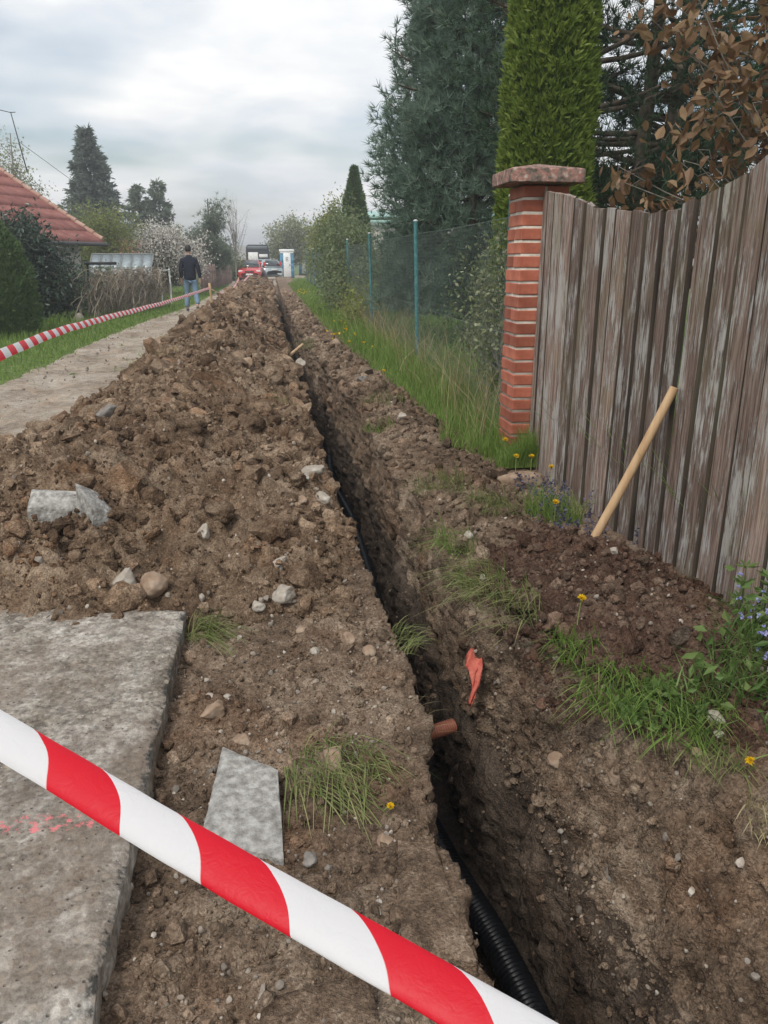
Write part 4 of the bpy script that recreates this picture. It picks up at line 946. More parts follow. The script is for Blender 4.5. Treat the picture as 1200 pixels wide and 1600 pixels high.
ped = thing('person', 'man in a navy jacket and light blue jeans walking away along the lane', 'person', (-2.38, 23.7, .015))
ped.scale = (1.0, 1.0, 1.0)
hip = .93
JL = {'lh': (-.10, 0, .92), 'lk': (-.105, .06, .50), 'la': (-.13, -.02, .09), 'lt': (-.14, .14, .045), 'rh': (.10, 0, .92), 'rk': (.115, -.02, .51), 'ra': (.18, -.30, .17), 'rt': (.19, -.19, .05)}
skin('body', [((0, 0, .95), (.10, .07)), ((0, 0, 1.2), (.11, .07)), ((0, -.01, 1.38), (.11, .065)), ((0, 0, 1.53), .052), ((0, .01, 1.60), .065), ((0, .015, 1.69), (.075, .092)), ((0, .01, 1.76), (.06, .075)),
    ((-.17, -.01, 1.38), .045), ((-.24, -.03, 1.14), .04), ((-.25, .05, .92), .03), ((-.25, .09, .84), (.022, .04)), ((-.25, .12, .76), (.012, .02)),
    ((.17, -.01, 1.38), .045), ((.25, -.04, 1.14), .038), ((.27, -.02, .91), .03), ((.27, .0, .83), (.022, .04)), ((.268, .02, .74), (.012, .02)),
    (JL['lh'], .06), (JL['lk'], .05), (JL['la'], .04), (JL['lt'], .035), (JL['rh'], .06), (JL['rk'], .05), (JL['ra'], .04), (JL['rt'], .035), ((.235, .03, .80), .010), ((.225, .045, .765), .009)],
    [(0, 1), (1, 2), (2, 3), (3, 4), (4, 5), (5, 6), (2, 7), (7, 8), (8, 9), (9, 10), (10, 11), (2, 12), (12, 13), (13, 14), (14, 15), (15, 16), (0, 17), (17, 18), (18, 19), (19, 20), (0, 21), (21, 22), (22, 23), (23, 24), (15, 25), (25, 26)], M['skin'], ped)
skin('jacket', [((0, 0, .80), (.195, .145)), ((0, 0, 1.02), (.185, .135)), ((0, 0, 1.22), (.18, .13)), ((0, -.01, 1.38), (.175, .12)), ((0, 0, 1.50), (.08, .08)), ((0, .0, 1.57), (.068, .068)),
    ((-.185, -.01, 1.41), .082), ((-.245, -.03, 1.15), .066), ((-.255, .05, .92), .048), ((.185, -.01, 1.41), .082), ((.255, -.04, 1.15), .066), ((.275, -.02, .91), .048)],
    [(0, 1), (1, 2), (2, 3), (3, 4), (4, 5), (3, 6), (6, 7), (7, 8), (3, 9), (9, 10), (10, 11)], M['jacket'], ped)
skin('trousers', [((0, 0, .97), (.155, .115)), ((-.10, 0, .80), (.10, .11)), ((-.115, .06, .50), .082), ((-.135, .0, .30), .075), ((-.145, -.02, .11), .072), ((.10, 0, .80), (.10, .11)), ((.13, -.02, .51), .082), ((.165, -.17, .33), .075), ((.19, -.29, .20), .07)],
    [(0, 1), (1, 2), (2, 3), (3, 4), (0, 5), (5, 6), (6, 7), (7, 8)], M['jeans'], ped)
for nm, a, b in (('l', (-.13, -.06, .055), (-.14, .17, .035)), ('r', (.18, -.32, .14), (.19, -.16, .035))):
    skin('shoe', [(a, (.045, .05)), (tuple((np.array(a) + np.array(b)) / 2), (.047, .042)), (b, (.04, .03))], [(0, 1), (1, 2)], M['shoe'], ped, 0, 2)
skin('hair', [((0, -.05, 1.63), (.08, .062)), ((0, -.025, 1.70), (.094, .09)), ((0, .0, 1.77), (.09, .10)), ((0, .02, 1.81), (.06, .075))], [(0, 1), (1, 2), (2, 3)], M['hair'], ped)

# ================================================================== vehicles and cabins at the end of the lane
M['carred'] = plain('red_paint', (.52, .02, .022), .3, coat=.6); M['carsilver'] = plain('silver_blue_paint', (.42, .49, .50), .3, metallic=.4, coat=.5)
M['glass'] = plain('dark_glass', (.03, .04, .045), .08, spec=.8); M['tyre'] = plain('tyre', (.015, .015, .015), .85); M['rim'] = plain('rim', (.45, .45, .46), .35, metallic=.6)
M['lamp'] = plain('lamp_glass', (.75, .75, .74), .15, spec=.8); M['taillamp'] = plain('tail_lamp', (.5, .015, .015), .2); M['plate'] = plain('number_plate', (.8, .8, .78), .5); M['trim'] = plain('black_trim', (.02, .02, .022), .5)
def car(name, label, loc, yaw, paint, tall=1.44):
    t = thing(name, label, 'car', loc); Rm = rotz(yaw); L = np.array(loc, float)
    def W(v): return np.asarray(v, float) @ Rm.T + L
    st = np.array([-2.0, -1.96, -1.75, -1.2, -.4, .5, .95, 1.4, 1.8, 1.97, 2.02]); zt = np.array([.62, .80, .93, .95, .93, .92, .91, .83, .76, .68, .55]); hw = np.array([.66, .78, .84, .85, .85, .85, .85, .84, .80, .72, .62]); zb = np.array([.34, .27, .22, .2, .2, .2, .2, .2, .22, .26, .34])
    mb = MB(); V = []
    for x, z, w, b in zip(st, zt, hw, zb): V += [(x, -w * .9, b), (x, -w, (b + z) / 2), (x, -w * .98, z - .10), (x, -w * .84, z), (x, 0, z + .025), (x, w * .84, z), (x, w * .98, z - .10), (x, w, (b + z) / 2), (x, w * .9, b)]
    n = 9; F = [[i * n + j, i * n + (j + 1) % n, (i + 1) * n + (j + 1) % n, (i + 1) * n + j] for i in range(len(st) - 1) for j in range(n)]
    mb.add(W(V), F); n0 = mb.n - len(V)
    for r0, rev in ((0, 1), ((len(st) - 1) * n, -1)): mb.f.append((np.arange(n) + r0)[::rev][None] + n0); mb.m.append(np.zeros(1, int)); mb.r.append(np.array([.5]))
    # cabin
    cb = [(-1.9, .74, .92), (1.0, .76, .90)]; B = np.array([(-1.88, -.74, .92), (1.0, -.76, .90), (1.0, .76, .90), (-1.88, .74, .92)]); T = np.array([(-1.5, -.58, tall - .03), (.25, -.60, tall), (.25, .60, tall), (-1.5, .58, tall - .03)])
    Mid = np.array([(-1.55, 0, tall + .02), (.3, 0, tall + .03)])
    mb.add(W(np.concatenate([B, T])), [[0, 1, 5, 4], [1, 2, 6, 5], [2, 3, 7, 6], [3, 0, 4, 7], [4, 5, 6, 7]])
    body = mb.build('body', paint, t)
    def panel(nm, a, b, c, d, mat, out=.012, ins=.12, par=None):
        a, b, c, d = (np.array(p, float) for p in (a, b, c, d)); ce = (a + b + c + d) / 4; nrm = np.cross(b - a, d - a); nrm /= np.linalg.norm(nrm)
        if nrm @ (ce - np.array((-.4, 0, .9))) < 0: nrm = -nrm
        q4 = np.array([p + (ce - p) * ins for p in (a, b, c, d)]); m2 = MB(); m2.add(W(np.concatenate([q4 - nrm * .01, q4 + nrm * out])), BOXF); return m2.build(nm, mat, par or t)
    panel('windscreen', B[1], B[2], T[2], T[1], M['glass'], ins=.10); panel('rear_window', B[3], B[0], T[0], T[3], M['glass'], ins=.16)
    for s, (b0, b1, t0, t1) in ((-1, (B[0], B[1], T[0], T[1])), (1, (B[3], B[2], T[3], T[2]))):
        m1b = b0 + (b1 - b0) * .52; m1t = t0 + (t1 - t0) * .56; m0b = b0 + (b1 - b0) * .16; m0t = t0 + (t1 - t0) * .1
        panel('side_window', m1b, b1, t1, m1t, M['glass'], ins=.12); panel('side_window', m0b, m1b, m1t, m0t, M['glass'], ins=.12)
        m2 = MB(); box(m2, W((.72, s * .93, .98)), (.10, .16, .12), Rm, 0, .02); m2.build('mirror', M['trim'], t)
        m2 = MB(); box(m2, W((1.90, s * .60, .66)), (.16, .30, .12), Rm, 0, .03); m2.build('headlight', M['lamp'], t)
        m2 = MB(); box(m2, W((-1.76, s * .70, 1.06)), (.16, .14, .42), Rm, 0, .03); m2.build('tail_light', M['taillamp'], t)
        m2 = MB(); box(m2, W((1.98, s * .55, .38)), (.06, .18, .09), Rm, 0, .02); m2.build('fog_light', M['lamp'], t)
        for x in (-1.28, 1.28):
            m2 = MB(); a = np.linspace(0, 2 * np.pi, 21)[:-1]
            prof = [(.17, -.09), (.29, -.10), (.315, -.07), (.315, .07), (.29, .10), (.17, .09)]
            V = np.array([[(x + r * np.cos(q_), s * .76 + y_, .31 + r * np.sin(q_)) for (r, y_) in prof] for q_ in a]).reshape(-1, 3)
            F = [[i * 6 + j, i * 6 + (j + 1) % 6, ((i + 1) % 20) * 6 + (j + 1) % 6, ((i + 1) % 20) * 6 + j] for i in range(20) for j in range(6)]
            m2.add(W(V), F); wh = m2.build('wheel', M['tyre'], t)
            m3 = MB(); tube(m3, W([(x, s * .78, .31), (x, s * .855, .31)]), [.19, .17], 14); m3.build('rim', M['rim'], wh)
    for x, nm, z in ((2.02, 'number_plate', .45), (-2.01, 'number_plate', .72)):
        m2 = MB(); box(m2, W((x, 0, z)), (.03, .5, .11), Rm); m2.build(nm, M['plate'], t)
    m2 = MB(); box(m2, W((2.0, 0, .64)), (.05, .62, .10), Rm, 0, .01); m2.build('grille', M['trim'], t)
    m2 = MB(); box(m2, W((2.01, 0, .32)), (.05, .9, .10), Rm, 0, .01); m2.build('air_intake', M['trim'], t)
    return t
car('parked_car', 'red car facing the camera at the end of the lane', (-1.65, 58.0, 0), R(-90), M['carred'], 1.40)
car('parked_car', 'silver blue hatchback parked crosswise behind the red car', (-1.0, 61.6, 0), R(122), M['carsilver'], 1.44)
# tall dark van
vn = thing('van', 'tall dark van with white panels behind the two cars', 'van', (-1.3, 72, 0)); M['vandark'] = plain('dark_van_paint', (.045, .052, .062), .5); M['vanwhite'] = plain('white_panel', (.75, .75, .74), .5); M['vangrey'] = plain('grey_roof', (.13, .15, .17), .5)
mb = MB(); pr = [(-.98, .35), (-.98, 2.1), (-.92, 2.45), (-.78, 2.62), (.78, 2.62), (.92, 2.45), (.98, 2.1), (.98, .35)]
V = np.array([[(-1.3 + x, y_, z) for x, z in pr] for y_ in (70, 75)]).reshape(-1, 3); F = [[j, (j + 1) % 8, 8 + (j + 1) % 8, 8 + j] for j in range(8)]
mb.add(V, F); mb.f += [np.arange(8)[None], np.arange(8, 16)[::-1][None]]; mb.m += [np.zeros(1, int)] * 2; mb.r += [np.array([.5])] * 2; mb.build('body', M['vandark'], vn)
for nm, c, s, m_ in (('roof_edge', (-1.3, 69.98, 2.40), (1.66, .06, .26), 'vangrey'), ('white_door_panel', (-1.68, 69.98, 1.58), (.82, .05, .85), 'vanwhite'), ('white_sign', (-.82, 69.98, 1.72), (.72, .05, .26), 'vanwhite'), ('bumper', (-1.3, 69.97, .45), (1.9, .1, .2), 'trim')):
    mb = MB(); box(mb, c, s, None, 0, .015); mb.build(nm, M[m_], vn)
for x in (-2.1, -.5):
    for y_ in (70.8, 74):
        mb = MB(); tube(mb, [(x - .1, y_, .36), (x + .1, y_, .36)], .36, 16); mb.build('wheel', M['tyre'], vn)
M['cabinblue'] = plain('blue_plastic', (.06, .22, .36), .5); M['cabinwhite'] = plain('white_plastic', (.80, .81, .82), .45)
def toilet(x, y, label):
    t = thing('portable_toilet', label, 'portable toilet', (x, y, 0)); t['group'] = 'portable toilets at the end of the lane'
    for nm, c, s, m_ in (('shell', (x, y + .02, 1.05), (1.10, 1.06, 1.95), 'cabinblue'), ('base', (x, y, .05), (1.14, 1.14, .10), 'trim'), ('door', (x, y - .53, 1.04), (.58, .05, 1.86), 'cabinwhite'), ('roof', (x, y, 2.10), (1.18, 1.18, .20), 'cabinwhite'), ('lintel', (x, y - .54, 1.95), (1.08, .04, .12), 'cabinwhite'), ('handle', (x + .22, y - .565, 1.0), (.05, .03, .14), 'trim')):
        mb = MB(); box(mb, c, s, None, 0, .03 if nm != 'handle' else .005); p_ = mb.build(nm, M[m_], t)
        if nm == 'door':
            for dz in (.085, -.085):
                a = np.linspace(0, 2 * np.pi, 17); m2 = MB(); tube(m2, np.stack([x - .0 + .085 * np.cos(a), 0 * a + y - .558, 1.45 + dz + .075 * np.sin(a)], -1), .018, 6, cap=False); m2.build('door_emblem', M['trim'], p_)
        if nm == 'shell':
            for s_ in (-1, 1):
                for dz in (.55, .95, 1.35): m2 = MB(); box(m2, (x + s_ * .42, y - .515, dz), (.20, .02, .30), None, 0, .008); m2.build('side_rib', M['cabinblue'], p_)
toilet(1.08, 66, 'blue and white portable toilet with an emblem on its door')
toilet(3.0, 80, 'second portable toilet half hidden behind the fence end')

# ================================================================== house on the left
M['rooftile'] = simple('red_metal_tile', [(.3, (.19, .065, .052)), (.5, (.25, .09, .072)), (.7, (.32, .14, .115))], 3, .65, .2, .01, rnd=.12)
M['plaster'] = simple('pale_plaster', [(.3, (.42, .40, .37)), (.7, (.55, .53, .50))], 4, .9, .3, .01); M['soffit'] = plain('dark_soffit', (.07, .07, .075), .7); M['verge'] = simple('verge_tile', [(.3, (.33, .19, .14)), (.7, (.46, .32, .26))], 4, .8, .3, .01)
Cc = np.array((-5.36, 27.0, 1.95)); e1 = np.array((-.344, -.939, 0)); e2 = np.array((-.939, .344, 0)); up = np.array((0, 0, 1.0)); SL = .635
def HP(a, b, z=0): return Cc + e1 * a + e2 * b + up * z
hs = thing('house', 'low house with a red tiled roof behind the dark laurel', 'house', tuple(HP(4.5, 4.6) * np.array((1, 1, 0))))
mb = MB()
for side in (0, 1):
    pass
cor = [HP(.5, .5), HP(8.5, .5), HP(8.5, 8.7), HP(.5, 8.7)]
V = [np.array((*c[:2], 0)) for c in cor] + [np.array((*c[:2], 2.22)) for c in cor]; mb.add(V, BOXF)
g0 = np.array((*HP(.5, 4.6)[:2], 4.72)); g1 = np.array((*HP(8.5, 4.6)[:2], 4.72)); mb.add([V[4], V[7], g0, V[5], V[6], g1], [[0, 1, 2], [4, 3, 5]])
mb.build('wall', M['plaster'], hs)
rf = MB(); t_ = .05
for sgn in (0, 1):
    b0, b1 = (-.02, 4.6) if sgn == 0 else (9.22, 4.6)
    pts = [HP(-.05, b0, -.06), HP(9.05, b0, -.06), HP(9.05, b1, 4.6 * SL - .06), HP(-.05, b1, 4.6 * SL - .06)]
    rf.add(np.concatenate([np.array(pts), np.array(pts) + up * .05]), BOXF)
roof = rf.build('roof', M['soffit'], hs)
rows = 9; rw_ = 4.62 / rows
for side in (0, 1):
    for k in range(rows):
        mb = MB(); n = 180 if side == 0 else 20; a = np.linspace(-.06, 9.06, n); V = []
        for b, dz in ((k * rw_ - .02, .0), (k * rw_ - .02, .085), (k * rw_ + rw_ * .5, .06), ((k + 1) * rw_ + .04, .02)):
            wv = .012 * np.sin(a * 2 * np.pi / .20); bb = b if side == 0 else 9.2 - b
            V.append(HP(0, 0)[None] + a[:, None] * e1 + bb * e2 + (max(b, -.05) * SL + dz + wv * (dz > 0))[:, None] * up)
        V = np.stack(V, 1).reshape(-1, 3); i = (np.arange(n - 1)[:, None] * 4 + np.arange(3)[None]).ravel()
        mb.add(V, np.stack([i, i + 1, i + 5, i + 4], -1), 0, rng.random()); mb.build('tile_course', M['rooftile'], roof)
for a in (-.04, 9.04):
    for side in (0, 1):
        for k in range(16):
            b0, b1 = k * .29, k * .29 + .33; s_ = 1 if side == 0 else -1
            mb = MB(); p0 = HP(a, b0 if side == 0 else 9.2 - b0, b0 * SL + .10); p1 = HP(a, b1 if side == 0 else 9.2 - b1, b1 * SL + .075); tube(mb, [p0, p1], [.085, .07], 8, rnd=rng.random()); mb.build('verge_tile', M['verge'], roof)
mb = MB(); tube(mb, [HP(-.1, -.09, -.06), HP(9.1, -.09, -.06)], .06, 8); mb.build('gutter', M['soffit'], hs)
mb = MB(); p0 = HP(3.0, .47); box(mb, (*HP(2.2, .49)[:2], 1.25), (1.1, .06, 1.1), rotz(math.atan2(e1[1], e1[0])), 0, .01); wnd = mb.build('window', M['vanwhite'], hs)
mb = MB(); box(mb, (*HP(2.2, .45)[:2], 1.25), (.9, .04, .9), rotz(math.atan2(e1[1], e1[0]))); mb.build('pane', M['glass'], wnd)
an = thing('antenna_mast', 'thin leaning antenna mast rising over the red roof', 'antenna', (-8.05, 29.2, 4.3)); mb = MB(); tube(mb, [(-7.95, 29.2, 4.2), (-8.22, 29.2, 5.98)], [.022, .014], 6); mb.build('mast', M['trim'], an)
mb = MB(); tube(mb, [(-8.7, 29.2, 6.06), (-8.22, 29.2, 5.96), (-8.1, 29.3, 5.99)], .012, 5); mb.build('crossarm', M['trim'], an)
mb = MB(); tube(mb, [(-8.08, 29.2, 5.1), (-6.6, 30.2, 3.9), (-5.6, 31, 3.4)], .008, 4); mb.build('guy_wire', M['trim'], an)

# greenhouse, dark beam, concrete stub, shed, house behind the pine
gh = thing('greenhouse', 'small greenhouse with a pale glass roof behind the dry vines', 'greenhouse', (-5.4, 30.5, 0)); M['paleglass'] = plain('pale_glass', (.30, .35, .37), .25, spec=.6); M['frame'] = plain('grey_frame', (.20, .21, .20), .6)
for k in range(6):
    x0 = -6.5 + k * .36
    mb = MB(); mb.add([(x0 + .02, 30, 1.16), (x0 + .34, 30, 1.16), (x0 + .34, 30.7, 1.60), (x0 + .02, 30.7, 1.60), (x0 + .02, 30, 1.175), (x0 + .34, 30, 1.175), (x0 + .34, 30.7, 1.615), (x0 + .02, 30.7, 1.615)], BOXF); mb.build('roof_pane', M['paleglass'], gh)
    mb = MB(); box(mb, (x0 + .18, 29.99, .58), (.32, .012, 1.12)); mb.build('side_pane', M['paleglass'], gh)
mb = MB(); tube(mb, [(-6.5, 30.72, 1.63), (-4.34, 30.72, 1.63)], .03, 6)
for k in range(7): x0 = -6.5 + k * .36; tube(mb, [(x0, 29.98, .02), (x0, 29.98, 1.18), (x0, 30.72, 1.63), (x0, 31.4, 1.18), (x0, 31.4, .02)], .02, 5)
mb.build('frame', M['frame'], gh)
mb = MB(); box(mb, (-4.37, 21.5, 1.35), (.80, .05, .075), None, 0, .008); tube(mb, [(-4.7, 21.55, 0), (-4.7, 21.55, 1.33)], .03, 6); tag(mb.build('dark_beam', M['trim'], loc=(-4.7, 21.5, 0)), 'black horizontal beam sticking out above the dry vines', 'beam')
stone(-4.75, 20.2, .16, 'stone_pale', 'pale concrete stub at the foot of the laurel', 345, .2, z=0, name='concrete_stub', cat='concrete stub', group=None, squash=(1, .6, 1.3))
sh = thing('shed', 'distant shed with a red roof glimpsed beside the white blossoms', 'shed', (-7.2, 43, 0))
mb = MB(); box(mb, (-7.2, 43.2, .8), (1.8, 1.6, 1.6)); mb.build('wall', M['plaster'], sh)
mb = MB(); mb.add([(-8.3, 42.2, 1.6), (-6.2, 42.2, 1.6), (-6.2, 43.2, 2.4), (-8.3, 43.2, 2.4), (-8.3, 44.2, 1.6), (-6.2, 44.2, 1.6)], [[0, 1, 2, 3], [3, 2, 5, 4]]); mb.build('roof', M['rooftile'], sh)
M['paleteal'] = plain('pale_teal_paint', (.30, .48, .44), .5)
h2 = thing('bungalow', 'white building with pale green eaves behind the big pine', 'house', (8.2, 37, .17))
for nm, c, s, m_ in (('wall', (8.2, 37, 1.5), (9.0, 4, 2.7), 'plaster'), ('fascia', (8.2, 34.9, 3.17), (9.3, .08, .12), 'paleteal'), ('gutter', (8.2, 34.85, 2.97), (9.3, .10, .11), 'paleteal'), ('soffit', (8.2, 34.95, 2.86), (9.2, .1, .08), 'cabinwhite')):
    mb = MB(); box(mb, c, s, None, 0, .01); mb.build(nm, M[m_], h2)
mb = MB(); mb.add([(3.6, 34.9, 3.22), (12.8, 34.9, 3.22), (12.8, 37, 3.5), (3.6, 37, 3.5), (12.8, 39.1, 3.22), (3.6, 39.1, 3.22)], [[0, 1, 2, 3], [3, 2, 4, 5]]); mb.build('roof', M['paleteal'], h2)
for x in (5.6, 7.4): mb = MB(); box(mb, (x, 34.98, 1.8), (.9, .06, 1.1), None, 0, .01); w_ = mb.build('window', M['cabinwhite'], h2); mb = MB(); box(mb, (x, 34.94, 1.8), (.76, .04, .96)); mb.build('pane', M['glass'], w_)

# wire fence with dry vines, and rusty pale fence further on
vf = thing('garden_fence', 'old wire garden fence and thin gate overgrown along the verge', 'fence', (-4.2, 24, 0))
for t in np.linspace(0, 1, 5):
    x, y = -4.66 + .98 * t, 21.0 + 5.6 * t; mb = MB(); tube(mb, [(x, y, -.1), (x, y, 1.18)], .03, 6); mb.build('post', M['greybark'], vf)
for z in (.15, .65, 1.12): mb = MB(); tube(mb, [(-4.66, 21, z), (-3.68, 26.6, z)], .006, 4); mb.build('wire', M['wire'], vf)
for (x, y) in ((-3.66, 27.1), (-3.52, 28.3)): mb = MB(); tube(mb, [(x, y, -.1), (x, y, 1.15)], .03, 6); mb.build('post', M['postcap'], vf)
mb = MB(); tube(mb, [(-3.66, 27.1, 1.1), (-3.52, 28.3, 1.1)], .02, 5); mb.build('gate_bar', M['postcap'], vf)
dv = MB()
for k in range(950):
    t = rng.random(); x, y = -4.66 + .98 * t, 21.0 + 5.6 * t; z0 = rng.uniform(.3, 1.2); n = 6; s = np.linspace(0, 1, n)
    L = rng.uniform(.4, 1.0); a = rng.normal(0, .9); P = np.stack([x + .05 + rng.normal(0, .10) + .10 * rng.normal() * s + .06 * np.sin(s * rng.uniform(3, 8)), y + L * a * s + .1 * np.sin(s * rng.uniform(2, 7)), np.maximum(z0 - L * rng.uniform(.2, 1.0) * s ** 1.3 + .15 * np.sin(s * 3) * rng.random(), .01)], -1)
    tube(dv, P, rng.uniform(.005, .012), 3, cap=False, rnd=rng.random())
tag(dv.build('dry_vine', M['dryvine'], loc=(-4.2, 23.8, 0)), 'tangle of dry leafless vines hanging over the garden fence', 'vine')
M['rustwood'] = simple('rusty_picket', [(.3, (.13, .085, .07)), (.5, (.2, .14, .12)), (.7, (.3, .23, .2))], 6, .9, .3, .01, rnd=.3, objrnd=True)
pf = thing('picket_fence', 'brown picket fence along the lane under the far pine', 'picket fence', (-3.0, 44, 0))
for t in np.linspace(0, 1, 56):
    x, y = -3.22 + .55 * t, 36.5 + 16 * t; mb = MB(); h = 1.2 + rng.normal(0, .04); box(mb, (x, y, h / 2), (.025, .15, h), rotz(-.03), 0, .005); mb.build('picket', M['rustwood'], pf)
for z in (.35, .9): mb = MB(); tube(mb, [(-3.25, 36.4, z), (-2.70, 52.6, z)], .03, 4); mb.build('rail', M['rustwood'], pf)

# ================================================================== trees and shrubs
def curve3(a, b, sag, n=6):
    t = np.linspace(0, 1, n)[:, None]; m = (a + b) / 2 + sag
    return (1 - t) ** 2 * a + 2 * t * (1 - t) * m + t * t * b
def tree(name, label, base, trunk, r0, lobes, nbr, nleaf, ls, leaf, bark='bark', cat='tree', group=None, per=26, spread=.16, kind='card', aspect=.55, up=.2, nl=None):
    """trunk: list of points relative to base; lobes: (x,y,z,rx,ry,rz); leaves gather in clumps along the branches"""
    base = np.array(base, float); t = thing(name, label, cat, tuple(base), group)
    mb = MB(); T = np.array(trunk, float) + base; tt = np.linspace(0, 1, len(T))
    tube(mb, T, r0 * (1 - .8 * tt), 8, rnd=.5)
    lob = np.array(lobes, float); vol = lob[:, 3] * lob[:, 4] * lob[:, 5]; CL = []; DR = []
    for k in range(nbr):
        l = lob[rng.choice(len(lob), p=vol / vol.sum())]; d = rand_dirs(1)[0] * rng.random() ** .35; tip = base + l[:3] + d * l[3:]
        f = np.clip(rng.uniform(.25, .95), 0, 1); st = np.array([np.interp(f, tt, T[:, j]) for j in range(3)])
        if st[2] > tip[2] - .1: st = np.array([np.interp(.3, tt, T[:, j]) for j in range(3)])
        P = curve3(st, tip, np.array((0, 0, -.12 * np.linalg.norm(tip - st))) + rng.normal(0, .06, 3) * np.linalg.norm(tip - st), 6)
        rr = r0 * .28; tube(mb, P, rr * (1 - .85 * np.linspace(0, 1, 6)), 5, cap=False, rnd=.5)
        for s in (.55, .75, .9, 1.0):
            q_ = P[0] * 0 + np.array([np.interp(s, np.linspace(0, 1, 6), P[:, j]) for j in range(3)]); CL.append(q_); DR.append(norm(P[-1] - P[0]))
            e_ = q_ + rand_dirs(1)[0] * spread * 2.2; tube(mb, [q_, (q_ + e_) / 2 + rng.normal(0, .02, 3), e_], [rr * .25, rr * .2, rr * .1], 3, cap=False, rnd=.5); CL.append(e_); DR.append(norm(e_ - q_))
    mb.build('trunk', M[bark], t)
    if nleaf:
        CL = np.array(CL); DR = np.array(DR); idx = rng.integers(0, len(CL), nleaf); C = CL[idx] + rng.normal(0, spread, (nleaf, 3)); lm_ = MB()
        sz = ls * rng.uniform(.6, 1.3, nleaf)
        if kind == 'leaf6': leaf6(lm_, C, rand_dirs(nleaf, up), sz, sz * aspect)
        elif kind == 'card': cards(lm_, C, rand_dirs(nleaf, up), sz, sz * aspect)
        else: needles(lm_, C, norm(DR[idx] + rand_dirs(nleaf, up) * .6), sz, per, kind)
        lm_.build('crown', M[leaf], t, smooth=False)
    return t
def thuja(name, label, base, h, r, n, leaf, size, cat='thuja', group=None, prof=None, sub=4):
    base = np.array(base, float); t = thing(name, label, cat, tuple(base), group)
    mb = MB(); tube(mb, base + np.array([(0, 0, -.05), (0, 0, h * .9)]), [.06, .015], 7); mb.build('trunk', M['bark'], t)
    prof = prof or [(0, .75), (.1, .92), (.35, 1), (.65, .85), (.88, .45), (1, .03)]
    z = rng.random(n) ** .9; a = rng.uniform(0, 2 * np.pi, n); rr = tab(z, prof) * r
    lump = 1 + .13 * fbm(np.stack([np.cos(a) * 3, np.sin(a) * 3, z * h * 2.2], -1), 3) + .06 * fbm(np.stack([np.cos(a) * 9, np.sin(a) * 9, z * h * 7], -1), 2)
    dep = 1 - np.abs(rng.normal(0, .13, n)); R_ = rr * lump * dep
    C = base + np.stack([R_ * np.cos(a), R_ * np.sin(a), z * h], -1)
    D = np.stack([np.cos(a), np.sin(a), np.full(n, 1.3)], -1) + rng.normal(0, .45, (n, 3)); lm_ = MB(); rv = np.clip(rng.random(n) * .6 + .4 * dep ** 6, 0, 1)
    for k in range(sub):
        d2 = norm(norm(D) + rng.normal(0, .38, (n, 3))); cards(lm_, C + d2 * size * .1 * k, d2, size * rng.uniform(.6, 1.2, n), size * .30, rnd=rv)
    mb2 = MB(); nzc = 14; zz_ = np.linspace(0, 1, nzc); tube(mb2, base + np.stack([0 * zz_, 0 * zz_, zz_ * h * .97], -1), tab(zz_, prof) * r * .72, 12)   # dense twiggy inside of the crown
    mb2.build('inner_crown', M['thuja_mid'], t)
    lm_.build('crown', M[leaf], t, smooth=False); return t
def conifer(name, label, base, h, r, leaf, nl=26, droop=.25, size=.4, cat='spruce', group=None, start=.08, per=9, trunk_r=.14, kcard=5):
    base = np.array(base, float); t = thing(name, label, cat, tuple(base), group); mb = MB(); tube(mb, base + np.array([(0, 0, -.1), (0.03, 0, h * .5), (0, 0, h)]), [trunk_r, trunk_r * .6, .01], 7, rnd=.5)
    C = []; D = []
    for i in range(nl):
        f = start + (1 - start) * (i / nl) ** .9; z = f * h; R_ = r * (1 - f) ** .8 * rng.uniform(.8, 1.1)
        for k in range(per):
            a = rng.uniform(0, 6.28); L = R_ * rng.uniform(.65, 1.12) + .1; d = np.array((math.cos(a), math.sin(a), 0)); s = np.linspace(0, 1, 6)
            P = base + np.array((0, 0, z)) + d * (L * s)[:, None] + np.stack([0 * s, 0 * s, -droop * L * s + .35 * droop * L * s ** 3 + .12 * L * s * (f > .7)], -1)
            tube(mb, P, .02 * (1 - .8 * s), 3, cap=False, rnd=.5)
            m = max(3, int(L / size * 4)); u = rng.random(m); u = .2 + .8 * u
            for q_ in u: C.append(np.array([np.interp(q_, s, P[:, j]) for j in range(3)])); D.append(d)
    mb.build('trunk', M['bark'], t); C = np.array(C); D = np.array(D); lm_ = MB()
    for k in range(kcard):
        n = len(C); dd = norm(D + rng.normal(0, .55, (n, 3)) + np.array((0, 0, -.15))); cards(lm_, C + rng.normal(0, .04, (n, 3)), dd, size * rng.uniform(.5, 1.1, n), size * .22)
    lm_.build('crown', M[leaf], t, smooth=False); return t

